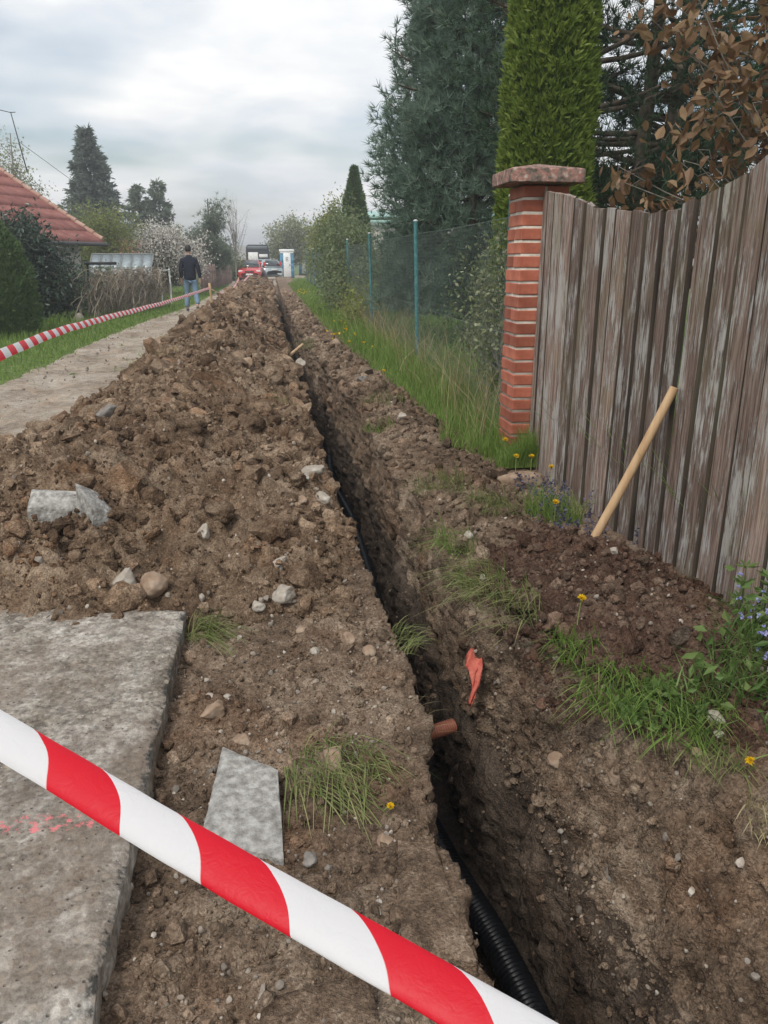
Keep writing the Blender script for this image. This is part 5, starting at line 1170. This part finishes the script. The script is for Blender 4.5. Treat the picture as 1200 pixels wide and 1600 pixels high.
# --- right side
thuja('thuja_tree', 'tall bright green thuja column behind the brick pillar', (2.13, 6.35, .17), 5.0, .335, 15000, 'thuja', .06, prof=[(0, 1.0), (.3, 1.04), (.5, .98), (.7, .85), (.88, .5), (1, .05)], sub=5)
def big_pine(name, label, base, H, lean, zones, nbr, ntuft, leaf, per, nlen, nw, trunk_r, stems=None, start=.25, fill=None):
    base = np.array(base, float); t = thing(name, label, 'pine', tuple(base)); mb = MB()
    stems = stems or [[(0, 0, -.1), (.05, 0, H * .4), (lean, 0, H)]]; C = []; D = []
    for S_ in stems:
        S_ = np.array(S_, float) + base; s = np.linspace(0, 1, 12); Q = np.stack([np.interp(s, np.linspace(0, 1, len(S_)), S_[:, j]) for j in range(3)], -1) + np.concatenate([np.zeros((1, 3)), rng.normal(0, .012, (11, 3))])
        tube(mb, Q, trunk_r * (1 - .75 * s), 9, rnd=.5)
        for k in range(nbr // len(stems)):
            f = start + (1 - start) * rng.random(); p0 = np.array([np.interp(f, s, Q[:, j]) for j in range(3)])
            z = p0[2] - base[2]; Lm = tab(z, zones); a = rng.uniform(0, 6.28); L = Lm * rng.uniform(.55, .98)
            d = np.array((math.cos(a), math.sin(a), rng.uniform(.05, .5))); tip = p0 + d * L; P = curve3(p0, tip, np.array((0, 0, -.10 * L)) + rng.normal(0, .05, 3) * L, 8); u = np.linspace(0, 1, 8)
            tube(mb, P, trunk_r * .22 * (1 - .85 * u) + .004, 5, cap=False, rnd=.5)
            for j in range(9):
                g_ = rng.uniform(.35, 1.0); q_ = np.array([np.interp(g_, u, P[:, i_]) for i_ in range(3)]); dd = norm(norm(tip - p0) + rng.normal(0, .6, 3) + np.array((0, 0, .35))); e_ = q_ + dd * rng.uniform(.15, .42) * min(1, L)
                tube(mb, [q_, (q_ + e_) / 2 + rng.normal(0, .015, 3), e_], [.008, .006, .004], 3, cap=False, rnd=.5)
                for m in (.35, .6, .8, 1.0): C.append(q_ + (e_ - q_) * m); D.append(dd)
            C.append(tip); D.append(norm(tip - p0))
    mb.build('trunk', M['bark'], t); C = np.array(C); D = np.array(D)
    idx = rng.permutation(len(C))[:ntuft]; lm_ = MB()
    if fill:
        z = fill[1] + (fill[2] - fill[1]) * rng.random(fill[0]); a = rng.uniform(0, 6.28, fill[0]); rr = tab(z, zones) * (.82 + .55 * fbm(np.stack([np.cos(a) * 1.5, np.sin(a) * 1.5, z * 1.1], -1), 3) + .16 * rng.random(fill[0])) * (.45 + .55 * rng.random(fill[0]) ** .4); cc = base + np.stack([rr * np.cos(a) + lean * z / H, rr * np.sin(a), z], -1); dd = np.stack([np.cos(a), np.sin(a), 0 * a + .8], -1)
        needles(lm_, cc, dd, nlen, per, nw, .6)
    needles(lm_, C[idx] + rng.normal(0, .015, (len(idx), 3)), D[idx] + np.array((0, 0, .25)), nlen, per, nw, .62); lm_.build('crown', M[leaf], t, smooth=False); return t
big_pine('pine_tree', 'big bushy blue green pine behind the wire fence', (3.05, 12.3, .17), 8.2, .15, [(0, 1.1), (1.0, 1.35), (2.2, 1.55), (3.5, 1.4), (5, 1.15), (7, .6), (8.2, .1)], 300, 11000, 'pine', 11, .15, .014, .13, start=.05, fill=(13500, .5, 6.6))
big_pine('pine_tree', 'dark pine with several crooked trunks behind the board fence', (3.75, 8.2, .17), 6.5, .1, [(0, .5), (1.6, 1.0), (2.6, 1.8), (4, 2.0), (6.5, .5)], 190, 5200, 'darkpine', 13, .13, .010, .13, start=.28, fill=(3600, 1.7, 5.6),
    stems=[[(0, 0, -.1), (.0, 0, 1.6), (.05, 0, 3), (.1, .1, 6.5)], [(.05, 0, 1.0), (.35, .1, 2.2), (.5, .2, 5.5)], [(-.05, 0, 1.1), (-.5, .1, 1.9), (-.75, .1, 3.2), (-.8, .2, 5.5)], [(.1, 0, .8), (.9, -.1, 1.7), (1.3, 0, 3.2), (1.5, .2, 5.2)]])
tree('copper_tree', 'young tree with drooping copper brown leaves above the board fence', (3.35, 4.3, .17), [(0, 0, 0), (-.05, 0, 1.2), (-.15, 0, 2.4), (-.2, 0, 3.6)], .045, [(-.55, .1, 2.6, .8, .5, .75), (-.4, 0, 1.95, .95, .5, .5), (-.9, .15, 1.68, .62, .3, .22), (.1, 0, 3.0, .7, .5, .6)], 105, 4300, .08, 'copper', 'greybark', spread=.055, up=-.55, aspect=.55, kind='leaf6')
tree('shrub', 'loose light green shrub just behind the wire fence by the pillar', (2.0, 6.9, .17), [(0, 0, 0), (.02, 0, .6), (0, 0, 1.3)], .02, [(-.12, 0, 1.05, .32, .6, .5), (-.1, .3, .7, .3, .7, .5), (-.05, -.6, .9, .25, .4, .6)], 50, 4200, .038, 'shrub', 'greybark', cat='shrub', spread=.07)
tree('shrub', 'thin pale green shrub pressed against the wire fence beside the pillar', (1.78, 6.1, .17), [(0, 0, 0), (.0, 0, .7), (0, 0, 1.3)], .015, [(0, .1, 1.0, .14, .6, .55), (0, .5, .8, .14, .6, .5)], 40, 2600, .04, 'palegreen', 'greybark', cat='shrub', spread=.06)
tree('shrub', 'grey green bushy shrub growing through the wire fence', (1.85, 19.5, .17), [(0, 0, 0), (.02, 0, .8), (0, 0, 1.6)], .05, [(-.1, -1.2, 1.1, .7, 1.5, .85), (-.1, 1.6, 1.3, .65, 2.2, 1.0), (0, -.2, 1.8, .6, 1.2, .55), (-.25, -2.4, .6, .5, 1.2, .5)], 200, 17000, .085, 'shrub', 'greybark', cat='shrub', spread=.13)
tree('shrub', 'low yellow green bush at the foot of the wire fence', (1.62, 14.6, .17), [(0, 0, 0), (.0, 0, .4)], .02, [(-.15, 0, .35, .35, 1.1, .35), (.1, .9, .5, .4, .9, .4)], 60, 3000, .06, 'spring', 'greybark', cat='shrub', spread=.09)
tree('shrub', 'yellow flowering garden bush under the big pine', (2.6, 15.5, .17), [(0, 0, 0), (.0, 0, .5)], .02, [(0, 0, .7, .45, .5, .5)], 40, 1800, .06, 'spring', 'greybark', cat='shrub', spread=.09)
thuja('thuja_tree', 'pointed green thuja rising above the fence shrub', (3.0, 30, .17), 4.35, .62, 5200, 'thuja_mid', .15, prof=[(0, .9), (.3, 1), (.5, .85), (.75, .5), (.93, .13), (1, .01)])
tree('leafy_tree', 'yellow green tree beside the pointed thuja', (2.25, 35, .1), [(0, 0, 0), (.1, 0, 1.6), (.2, 0, 3.4)], .08, [(.0, 0, 1.9, .75, .9, 1.2), (.4, 0, 3.0, .6, .7, .9), (-.2, 0, 1.2, .5, .6, .7)], 90, 9000, .11, 'spring', 'greybark', spread=.17)
tree('blossoming_tree', 'pale blossoming tree behind the portable toilets', (1.6, 76, 0), [(0, 0, 0), (0, 0, 2), (.2, 0, 4.6)], .16, [(-.4, 0, 3.0, 2.0, 1.6, 1.9), (1.6, 0, 3.2, 1.9, 1.6, 2.0), (.6, 0, 4.5, 1.5, 1.3, 1.1)], 150, 15000, .21, 'palegreen', 'greybark', spread=.26)
tree('blossoming_tree', 'second pale blossoming tree further right behind the fence', (5.4, 72, 0), [(0, 0, 0), (0, 0, 2), (.2, 0, 4.2)], .16, [(0, 0, 2.9, 2.2, 1.8, 2.0), (-1.2, 0, 2.2, 1.5, 1.3, 1.3)], 110, 10000, .21, 'palegreen', 'greybark', spread=.26)
tree('leafy_tree', 'thin twiggy tree above the white building', (5.4, 42, .1), [(0, 0, 0), (.1, 0, 1.6), (.2, 0, 3.6)], .07, [(0, 0, 3.1, 1.5, .8, .75)], 70, 500, .08, 'spring', 'greybark', spread=.16)
# --- left side
for k, (x, y, h, r, lab) in enumerate(((-5.75, 16.9, 2.45, 1.02, 'rounded green thuja at the left edge nearest the lane'), (-6.6, 15.2, 2.6, 1.05, 'thuja in front of the nearest one at the left border'))):
    thuja('thuja_bush', lab, (x, y, 0), h, r, 8000, 'thuja_mid', .09, sub=3, group='thuja hedge on the left', prof=[(0, .93), (.15, 1.0), (.4, .98), (.7, .75), (.9, .42), (1, .08)])
tree('laurel_bush', 'large dark glossy laurel in front of the house', (-6.2, 20.9, 0), [(0, 0, 0), (0, 0, .9), (.1, 0, 1.9)], .10, [(0, 0, 1.2, 1.40, 1.25, 1.15), (-.3, 0, 1.7, 1.2, 1.1, 1.0), (.75, -.2, 1.0, .9, .9, .95)], 260, 21000, .13, 'laurel', cat='laurel', spread=.13, aspect=.38, up=-.3)
conifer('spruce_tree', 'tall grey green spruce with a pointed top on the left', (-10.2, 50, 0), 8.6, 2.7, 'spruce', 34, .30, .42, trunk_r=.16, per=12)
conifer('pine_tree', 'left one of two young pines behind the blossoming cherry', (-8.4, 55, 0), 6.05, 2.1, 'midpine', 22, -.12, .36, cat='pine', per=8, group='young pines')
conifer('pine_tree', 'right one of two young pines behind the blossoming cherry', (-7.15, 55, 0), 6.3, 2.0, 'midpine', 22, -.12, .36, cat='pine', per=8, group='young pines')
tree('cherry_tree', 'white blossoming cherry tree beside the walking man', (-4.3, 34, 0), [(0, 0, -.05), (-.05, 0, .6), (.1, 0, 1.3), (.1, 0, 2.2)], .17, [(-.35, 0, 2.0, 1.2, 1.1, .75), (.75, 0, 1.75, 1.0, 1.0, .75), (0, 0, 2.4, .9, .9, .5), (1.2, 0, 1.35, .6, .7, .5)], 150, 15000, .075, 'blossom', cat='tree', spread=.14, aspect=.9)
tree('fruit_tree', 'yellow green fruit tree in young leaf right of the red roof', (-6.6, 33, 0), [(0, 0, 0), (0, 0, 1.0), (.2, 0, 3.2)], .08, [(-.4, 0, 2.2, 1.2, 1.0, 1.0), (.6, 0, 2.4, 1.1, .9, .95), (.1, 0, 3.1, .6, .6, .7), (.9, 0, 1.7, .7, .7, .6)], 100, 8000, .095, 'spring', 'greybark', spread=.16)
tree('birch_tree', 'pale birch with loose foliage far left above the roof', (-11.6, 40, 0), [(0, 0, 0), (0, 0, 3), (.2, 0, 6.8)], .10, [(0, 0, 5.2, 1.0, .9, 1.7), (.2, 0, 4.0, 1.3, 1.0, 1.2)], 80, 4500, .11, 'palegreen', 'greybark', spread=.2)
tree('leafy_tree', 'mid green tree behind the house beside the spruce', (-9.6, 44, 0), [(0, 0, 0), (0, 0, 2), (.1, 0, 4.2)], .10, [(0, 0, 3.0, 1.6, 1.2, 1.5), (1.5, 0, 2.5, 1.2, 1.0, 1.2)], 90, 6000, .13, 'shrub', spread=.2)
tree('pine_tree', 'irregular grey green pine beside the picket fence', (-3.4, 43.5, 0), [(0, 0, 0), (.1, 0, 1.6), (.2, 0, 4.4)], .12, [(0, 0, 2.1, 1.05, 1.0, .9), (.3, 0, 3.3, .7, .7, .7), (.75, 0, 3.9, .35, .4, .6), (-.5, 0, 2.7, .7, .7, .5), (.8, 0, 1.7, .6, .7, .6)], 95, 2600, .22, 'midpine', 'bark', cat='pine', kind=.022, per=12, spread=.14)
tree('bare_tree', 'leafless twiggy tree standing against the sky near the lane end', (-2.35, 51, 0), [(0, 0, 0), (.1, 0, 2.2), (.25, 0, 4.3)], .05, [(.2, 0, 4.1, 1.0, .8, 1.4), (-.4, 0, 4.4, .7, .6, 1.2)], 46, 0, .1, 'shrub', 'greybark', spread=.16)
tree('bush', 'rounded dark green bush at the lane bend beside the red car', (-3.0, 57, 0), [(0, 0, 0), (0, 0, .8)], .06, [(0, 0, .9, 1.1, 1.2, .95), (.6, .5, .7, .9, 1, .75)], 80, 4500, .13, 'shrub', cat='bush', spread=.17)
tree('bush', 'green hedge bush behind the dry vines', (-5.6, 25.5, 0), [(0, 0, 0), (0, 0, .7)], .04, [(0, 0, .65, .9, 1.5, .6), (.5, 1.6, .7, .6, 1.0, .55)], 60, 3500, .09, 'shrub', cat='bush', spread=.13)
for k, (x, y, h, w, lab) in enumerate(((-14, 70, 5, 3.0, 'dim green tree far left behind the spruce'), (-9.5, 72, 4.6, 2.6, 'dim green tree between the spruce and the young pines'), (-5.4, 70, 4.2, 2.4, 'dim green tree behind the cherry blossoms'), (-4.2, 62, 2.6, 1.5, 'low green tree behind the picket fence'), (-7.8, 46, 3.3, 1.7, 'bright leafy tree below the two young pines'), (-5.6, 48, 3.0, 1.5, 'leafy tree right of the young pines'), (-12.5, 48, 4.4, 2.0, 'leafy tree left of the spruce over the roof'))):
    tree('leafy_tree', lab, (x, y, 0), [(0, 0, 0), (0, 0, h * .4), (.1, 0, h * .85)], .12, [(0, 0, h * .55, w * .7, w * .6, h * .4), (w * .5, 0, h * .45, w * .5, w * .5, h * .3), (-w * .5, 0, h * .45, w * .5, w * .5, h * .3)], 80, 5000, .19, 'shrub', spread=.28)

# ================================================================== grass, weeds, flowers
def gsc(P): return np.clip(np.hypot(P[:, 0], P[:, 1]) / 5, .6, 4)
# left verge
vs_ = MB(); n = 21000; yv = 8 + 52 * rng.random(n) ** 1.5; xe = tab(yv, [(0, -3.5), (10, -3.4), (18, -3.3), (27, -2.8), (45, -2.75), (75, -3.5)]); xv = xe - rng.random(n) ** 1.3 * tab(yv, [(8, 4), (16, 2.4), (30, 2.0), (60, 1.5)]) + .10 * rng.normal(size=n) + .05
P = np.stack([xv, yv, np.zeros(n)], -1); hgt = (.05 + .10 * np.clip((xe - xv) / 1.5, 0, 1.3)) * rng.uniform(.5, 1.6, n)
blades(vs_, P, hgt, .006 * gsc(P), .5, seg=2); tag(vs_.build('verge_grass', M['grass'], smooth=False), 'green grass verge along the left of the lane', 'grass', kind='stuff')
mb = MB(); sheet(mb, -8, -3.2, 6, 60, -.004, 20, 80, .012, 1.1); tag(mb.build('verge', M['turf']), 'grassy verge left of the lane', kind='structure')
# lane-side tufts at the foot of the heap
tf = MB(); 
for (x, y, k_) in ((-1.9, 7.0, 60), (-1.95, 13.5, 220), (-1.95, 15.5, 200), (-1.95, 17, 220), (-1.9, 11.5, 120), (-1.9, 19, 200), (-2.0, 22, 150)):
    P = np.stack([rng.normal(x, .12, k_), rng.normal(y, .6 if y > 8 else .15, k_), np.zeros(k_)], -1); blades(tf, P, rng.uniform(.05, .14, k_), .005 * gsc(P), .6, seg=2)
tag(tf.build('lane_grass', M['grass'], smooth=False), 'sparse grass between the lane and the heap', 'grass', kind='stuff')
# strip below the wire fence
n = 17000; yv = 4.75 + 38 * rng.random(n) ** 2.3; lo = tab(yv, [(4.7, 1.44), (5.5, 1.36), (7, 1.22), (9, 1.05), (13, .85), (25, .75), (45, .6)]); xv = lo + (1.72 - lo) * rng.random(n) ** .8 + rng.normal(0, .03, n)
P = np.stack([xv, yv, np.full(n, .15)], -1); hgt = (.10 + .26 * np.clip((xv - lo) / .4, 0, 1)) * rng.uniform(.5, 1.35, n)
sg = MB(); blades(sg, P, hgt, .0042 * gsc(P), .55, seg=3); tag(sg.build('fence_grass', M['grass'], smooth=False), 'tall green grass growing along the wire fence', 'grass', kind='stuff')
n = 900; yv = 5.2 + 12 * rng.random(n) ** 1.4; P = np.stack([rng.normal(1.62, .14, n), yv, np.full(n, .17)], -1)
sg = MB(); blades(sg, P, rng.uniform(.25, .9, n), .0035 * gsc(P), .9, seg=3, curl=.5); tag(sg.build('dry_grass', M['drygrass'], smooth=False), 'dry straw coloured stalks caught in the wire fence', 'dry grass', kind='stuff')
n = 15000; P = np.stack([1.75 + 7 * rng.random(n) ** 1.5, 5 + 25 * rng.random(n) ** 1.3, np.full(n, .16)], -1)
sg = MB(); blades(sg, P, rng.uniform(.12, .42, n), .0065 * gsc(P), .6, seg=2); tag(sg.build('garden_grass', M['grass'], smooth=False), 'unmown garden grass behind the wire fence', 'grass', kind='stuff')

def tuft(x, y, n, L, label, mat='grass', ldir=None, lean=.9, rad=.05, z=None, cat='grass tuft', name='grass_tuft', width=.004, curl=1.2, ry=1.0):
    a = rng.uniform(0, 6.28, n); r_ = 1.35 * rad * np.sqrt(rng.random(n)); P = np.stack([x + r_ * np.cos(a), y + ry * r_ * np.sin(a), np.zeros(n)], -1)
    P[:, 2] = (surfv(P[:, :2]) if z is None else z) - .005
    mb = MB(); blades(mb, P, L * rng.uniform(.45, 1.15, n), width * rng.uniform(.7, 1.3, n), lean, ldir, 4, curl=curl)
    return tag(mb.build(name, M[mat], loc=(x, y, float(P[:, 2].mean())), smooth=False), label, cat, 'grass tufts on the dug earth')
tuft(-.33, 2.72, 130, .17, 'lying sheaf of long grass at the slab corner', 'hay', (1, -.55, 0), 2.2, .05, curl=1.5)
tuft(.10, 1.83, 330, .15, 'flattened clump of cut grass and leaves near the pale concrete piece', 'hay', (.35, -.8, 0), 2.0, .10, curl=1.5)
tuft(.90, 4.15, 220, .17, 'pale grass tuft on the bank nearest the fence grass', 'hay', (-.5, -.7, 0), 1.3, .12)
tuft(1.10, 3.72, 220, .17, 'grass tuft in front of the flat rock by the pillar', 'hay', (-.7, -.4, 0), 1.4, .11)
tuft(.78, 3.25, 160, .16, 'green grass hanging over the trench lip beside the pale stone', 'grass', (-.8, -.5, 0), 1.6, .07, ry=2)
tuft(.755, 2.75, 230, .17, 'long grass drooping into the trench above the ribbon', 'hay', (-.9, -.4, 0), 1.7, .06, ry=2.6)
tuft(.80, 2.42, 150, .15, 'grass fringe on the trench lip left of the dandelion', 'hay', (-.8, -.5, 0), 1.6, .06, ry=2.2)
tuft(.90, 2.12, 170, .12, 'bright grass patch round the dandelion below the mound', 'grass', (-.5, -.7, 0), 1.5, .06)
tuft(.97, 1.92, 330, .13, 'thick grass hanging over the wall below the mound', 'grass', (-.5, -.8, 0), 1.7, .09, ry=.8)
tuft(1.10, 1.80, 380, .12, 'matted grass at the foot of the dark mound', 'grass', (-.4, -.8, 0), 1.6, .11, ry=.8)
tuft(1.12, 1.62, 120, .10, 'wilted weeds drooping over the broken bank', 'hay', (-.4, -.8, 0), 1.8, .06)
tuft(1.13, 1.36, 150, .10, 'dry yellowish grass clump on the slope at the right', 'drygrass', (-.2, -.8, 0), 1.6, .07)
tuft(.42, 2.58, 90, .10, 'small green tuft on the left lip opposite the ribbon', 'hay', (.9, -.2, 0), 1.4, .04, z=.08, ry=2)
tuft(.40, 2.15, 16, .13, 'few thin roots hanging at the left lip above the rusty pipe', 'drygrass', (.9, 0, 0), 1.3, .03, z=.02, ry=3, width=.002)
tuft(1.40, 3.72, 380, .24, 'tall grass clump with dandelions by the board fence', 'grass', (-.3, -.3, 0), .7, .11, ry=1.4)
tuft(1.27, 5.15, 260, .22, 'lush grass clump left of the brick pillar foot', 'grass', None, .6, .14)
tuft(-1.05, 7.6, 70, .15, 'green wisps on the shoulder of the heap', 'hay', (.6, -.6, 0), 1.5, .10)
tuft(-1.85, 6.9, 60, .10, 'little green tuft at the lane edge of the heap', 'grass', None, .8, .06)
tuft(.02, 6.35, 90, .16, 'grass blades hanging by the red scrap on the heap', 'hay', (.2, -.9, 0), 1.4, .07)
tuft(.75, 5.8, 90, .14, 'short weeds on the crest of the right bank', 'grass', (-.5, -.5, 0), 1.2, .10)
tuft(.95, 6.8, 160, .16, 'weedy tuft on the bank below the near fence post', 'hay', (-.5, -.5, 0), 1.1, .16)
tuft(.47, 11.8, 120, .22, 'grass hanging into the trench halfway along', 'hay', (-.8, -.3, 0), 1.4, .10, z=.2, ry=3)
# weeds at the right edge: broad leaves and grass
wd = MB(); n = 2600; P = np.stack([rng.uniform(1.04, 1.62, n), rng.uniform(1.1, 2.3, n), np.zeros(n)], -1); keep = (P[:, 0] > tab(P[:, 1], [(1.1, 1.36), (1.5, 1.30), (1.65, 1.06), (1.8, 1.06), (1.92, 1.2), (2.05, 1.42), (2.3, 1.54)])) & (P[:, 0] < 1.62) & ~((np.abs(P[:, 0] - 1.2) < .1) & (np.abs(P[:, 1] - 1.62) < .14)); P = P[keep]; n = len(P); P[:, 2] = surfv(P[:, :2])
blades(wd, P, rng.uniform(.06, .2, n), .006, 1.2, seg=3)
k_ = 480; idx = rng.integers(0, n, k_); C = P[idx] + np.stack([rng.normal(0, .02, k_), rng.normal(0, .02, k_), rng.uniform(.01, .14, k_)], -1); cards(wd, C, rand_dirs(k_, .35), rng.uniform(.025, .065, k_), rng.uniform(.012, .03, k_))
n = 260; P = np.stack([rng.uniform(.92, 1.15, n), rng.uniform(1.74, 1.92, n), np.zeros(n)], -1); P[:, 2] = surfv(P[:, :2]) + .03; cards(wd, P, rand_dirs(n, .4), rng.uniform(.02, .045, n), rng.uniform(.01, .02, n))
tag(wd.build('weeds', M['weed'], smooth=False), 'leafy green weeds at the right edge below the mound', 'weeds', kind='stuff')
wd = MB()
for (x, y) in ((1.58, 2.30), (1.56, 2.12), (1.60, 2.2)):
    for z in (.08, .14, .20):
        n = 8; a = np.arange(n) * 6.28 / n; cards(wd, np.repeat(np.array([[x, y, surf(x, y) + z]]), n, 0), np.stack([np.cos(a), np.sin(a), 0 * a + .3], -1), .05, .012)
    tube(wd, [(x, y, surf(x, y)), (x, y, surf(x, y) + .2)], .002, 4)
tag(wd.build('cleavers', M['weed'], loc=(1.58, 2.2, .2), smooth=False), 'whorled green weed stems at the foot of the nearest planks', 'weed')
M['violet'] = leafmat('violet_petal', [(0, (.16, .17, .40)), (.5, (.30, .32, .62)), (1, (.55, .55, .80))], .3); M['bugle'] = leafmat('bugle_spike', [(0, (.05, .05, .07)), (.5, (.09, .085, .13)), (1, (.16, .14, .26))], .2); M['yellow'] = leafmat('dandelion_petal', [(0, (.62, .36, .005)), (.5, (.78, .52, .01)), (1, (.88, .66, .03))], .25); M['stem'] = leafmat('pale_stem', [(0, (.22, .28, .09)), (1, (.36, .38, .16))], .25)
fl = MB(); n = 150; P = np.stack([rng.normal(1.50, .06, n), rng.normal(1.83, .14, n), np.zeros(n)], -1); P[:, 2] = surfv(P[:, :2]) + rng.uniform(.08, .2, n)
for k in range(5): cards(fl, P, rand_dirs(n, .8), .011, .010)
tag(fl.build('forget_me_nots', M['violet'], smooth=False), 'pale violet blue flowers in the weeds at the right edge', 'flowers', kind='stuff')
fl = MB(); 
for k in range(60):
    x, y = rng.normal(1.46, .09), rng.normal(3.78, .32)
    if x > 1.63: continue
    z = surf(x, y); h = rng.uniform(.07, .16); m = 16; cards(fl, np.stack([np.full(m, x), np.full(m, y), z + h * rng.random(m)], -1), rand_dirs(m, .5), .02, .013)
tag(fl.build('bugle_flowers', M['bugle'], smooth=False), 'dark purple bugle spikes between the dandelions and the planks', 'flowers', kind='stuff')
def dandelion(x, y, h, label, lean=(0, 0), r=.019, z=None, nod=0.0):
    z = surf(x, y) if z is None else z; root = thing('dandelion', label, 'dandelion', (x, y, z), 'dandelions'); top = np.array((x + lean[0], y + lean[1], z + h)); P = curve3(np.array((x, y, z - .01)), top, np.array((-lean[0] * .2, -lean[1] * .2, .25 * np.hypot(*lean))), 8)
    mb = MB(); tube(mb, P, .0022, 6); mb.build('stem', M['stem'], root, smooth=True)
    ax = norm(np.array((lean[0] * nod * 4, -.35 + lean[1] * nod * 4, 1.0))); mb = MB(); n = 90; d = rand_dirs(n); d = norm(d - (d @ ax)[:, None] * ax); el_ = rng.random(n); D = norm(d + ax * (.15 + 1.6 * el_)[:, None]); cards(mb, np.repeat((top)[None], n, 0), D, r * (1.0 - .35 * el_), .0048); mb.build('flower_head', M['yellow'], root, smooth=False)
    mb = MB(); v, f = ICO[1]; mb.add(v * np.array((.006, .006, .008)) + top - ax * .004, f); mb.build('calyx', M['stem'], root)
dandelion(1.47, 4.86, .16, 'dandelion right against the brick pillar foot', r=.024)
dandelion(1.42, 4.45, .17, 'left one of the two dandelions in front of the pillar', r=.024)
dandelion(1.50, 4.40, .17, 'right one of the two dandelions in front of the pillar', r=.024)
dandelion(1.50, 4.05, .20, 'dandelion at the top of the grass clump by the planks', r=.022)
dandelion(1.33, 3.50, .14, 'dandelion at the bottom of the grass clump by the planks', r=.022)
dandelion(.94, 2.20, .10, 'lone dandelion between the trench lip and the mound', (.0, -.02), r=.018)
dandelion(1.43, 1.82, .16, 'dandelion among the violet flowers at the right edge', (-.02, -.03), r=.02)
dandelion(1.30, 1.57, .07, 'dandelion bowing on a long bent stem over the bare slope', (-.17, -.06), r=.015, nod=1)
dandelion(.22, 1.66, .03, 'dandelion lying in the flattened grass clump', (.02, -.02), r=.013)
dandelion(1.03, 7.6, .16, 'dandelion on the bank in front of the near fence post', r=.024)
dandelion(.95, 10.4, .2, 'left dandelion in the grass beyond the posts', r=.03); dandelion(1.12, 10.2, .22, 'right dandelion in the grass beyond the posts', r=.03)
fl = MB(); n = 36; P = np.stack([rng.uniform(.75, 1.3, n), rng.choice([12.5, 27.5, 28.5], n) + rng.normal(0, .8, n), np.full(n, .40)], -1); P[:, 2] = .3 + .15 * rng.random(n)
for k in range(4): cards(fl, P, rand_dirs(n, .8), .03, .03)
tag(fl.build('yellow_flowers', M['yellow'], smooth=False), 'tiny yellow flowers dotted in the far fence grass', 'flowers', kind='stuff')
fl = MB(); n = 30; P = np.stack([rng.uniform(1.72, 1.9, n), rng.uniform(2.0, 3.3, n), rng.uniform(.25, .9, n)], -1)
for k in range(4): cards(fl, P, rand_dirs(n, .3), .02, .02)
tag(fl.build('garden_flowers', M['yellow'], smooth=False), 'yellow flowers seen through the gaps between the planks', 'flowers', kind='stuff')
gp = MB(); n = 2500; P = np.stack([rng.uniform(1.74, 2.1, n), rng.uniform(1.4, 4.8, n), np.full(n, .16)], -1); blades(gp, P, rng.uniform(.2, .75, n), .008, .5, seg=2); tag(gp.build('garden_weeds', M['grass'], smooth=False), 'green garden plants behind the plank gaps', 'plants', kind='stuff')

mb = MB(); yy = np.arange(4.8, 59, .25); lo = tab(yy, [(4.7, 1.50), (5.5, 1.44), (7, 1.30), (9, 1.12), (13, .92), (25, .70), (45, .5), (60, .5)]) + .05 * fbm(np.stack([yy * 1.1, 0 * yy, 0 * yy], -1), 3)
V = np.stack([np.stack([lo + (1.95 - lo) * t, yy, np.full(len(yy), .185 - .09 * (t == 0) - .02 * t)], -1) for t in (0, .12, .5, 1)], 1).reshape(-1, 3); i = (np.arange(len(yy) - 1)[:, None] * 4 + np.arange(3)[None]).ravel()
mb.add(V, np.stack([i, i + 1, i + 5, i + 4], -1), 0, .5); tag(mb.build('fence_verge', M['turf']), 'grassy strip below the wire fence', kind='structure')
tree('shrub', 'dark leafy garden shrub left under the big pine', (2.7, 19.5, .17), [(0, 0, 0), (.0, 0, .8)], .03, [(0, 0, .9, .8, 1.2, .8), (.7, .6, 1.1, .9, 1.0, .9)], 70, 6000, .08, 'shrub', 'bark', cat='shrub', spread=.14)
tree('shrub', 'tall leafy garden shrub right under the big pine', (4.6, 18.5, .17), [(0, 0, 0), (.0, 0, .9)], .03, [(0, 0, 1.0, 1.0, 1.2, .9), (-.9, .8, .9, .9, 1.0, .8), (.9, .4, 1.1, .9, 1.0, 1.0)], 90, 7500, .08, 'shrub', 'bark', cat='shrub', spread=.15)
# ------------------------------------------------------------------ thin haze
hz = MB(); box(hz, (0, 720, 9.5), (1810, 1580, 23)); hm = bpy.data.materials.new('haze'); hm.use_nodes = True; ht = hm.node_tree; ht.nodes.clear()
ho = ht.nodes.new('ShaderNodeOutputMaterial'); hv = ht.nodes.new('ShaderNodeVolumePrincipled'); hv.inputs['Color'].default_value = (.93, .96, 1.0, 1); hv.inputs['Density'].default_value = .0028; hv.inputs['Anisotropy'].default_value = .2
ht.links.new(hv.outputs[0], ho.inputs['Volume'])
tag(hz.build('haze', hm), 'thin pale haze in the air', 'haze', kind='stuff')
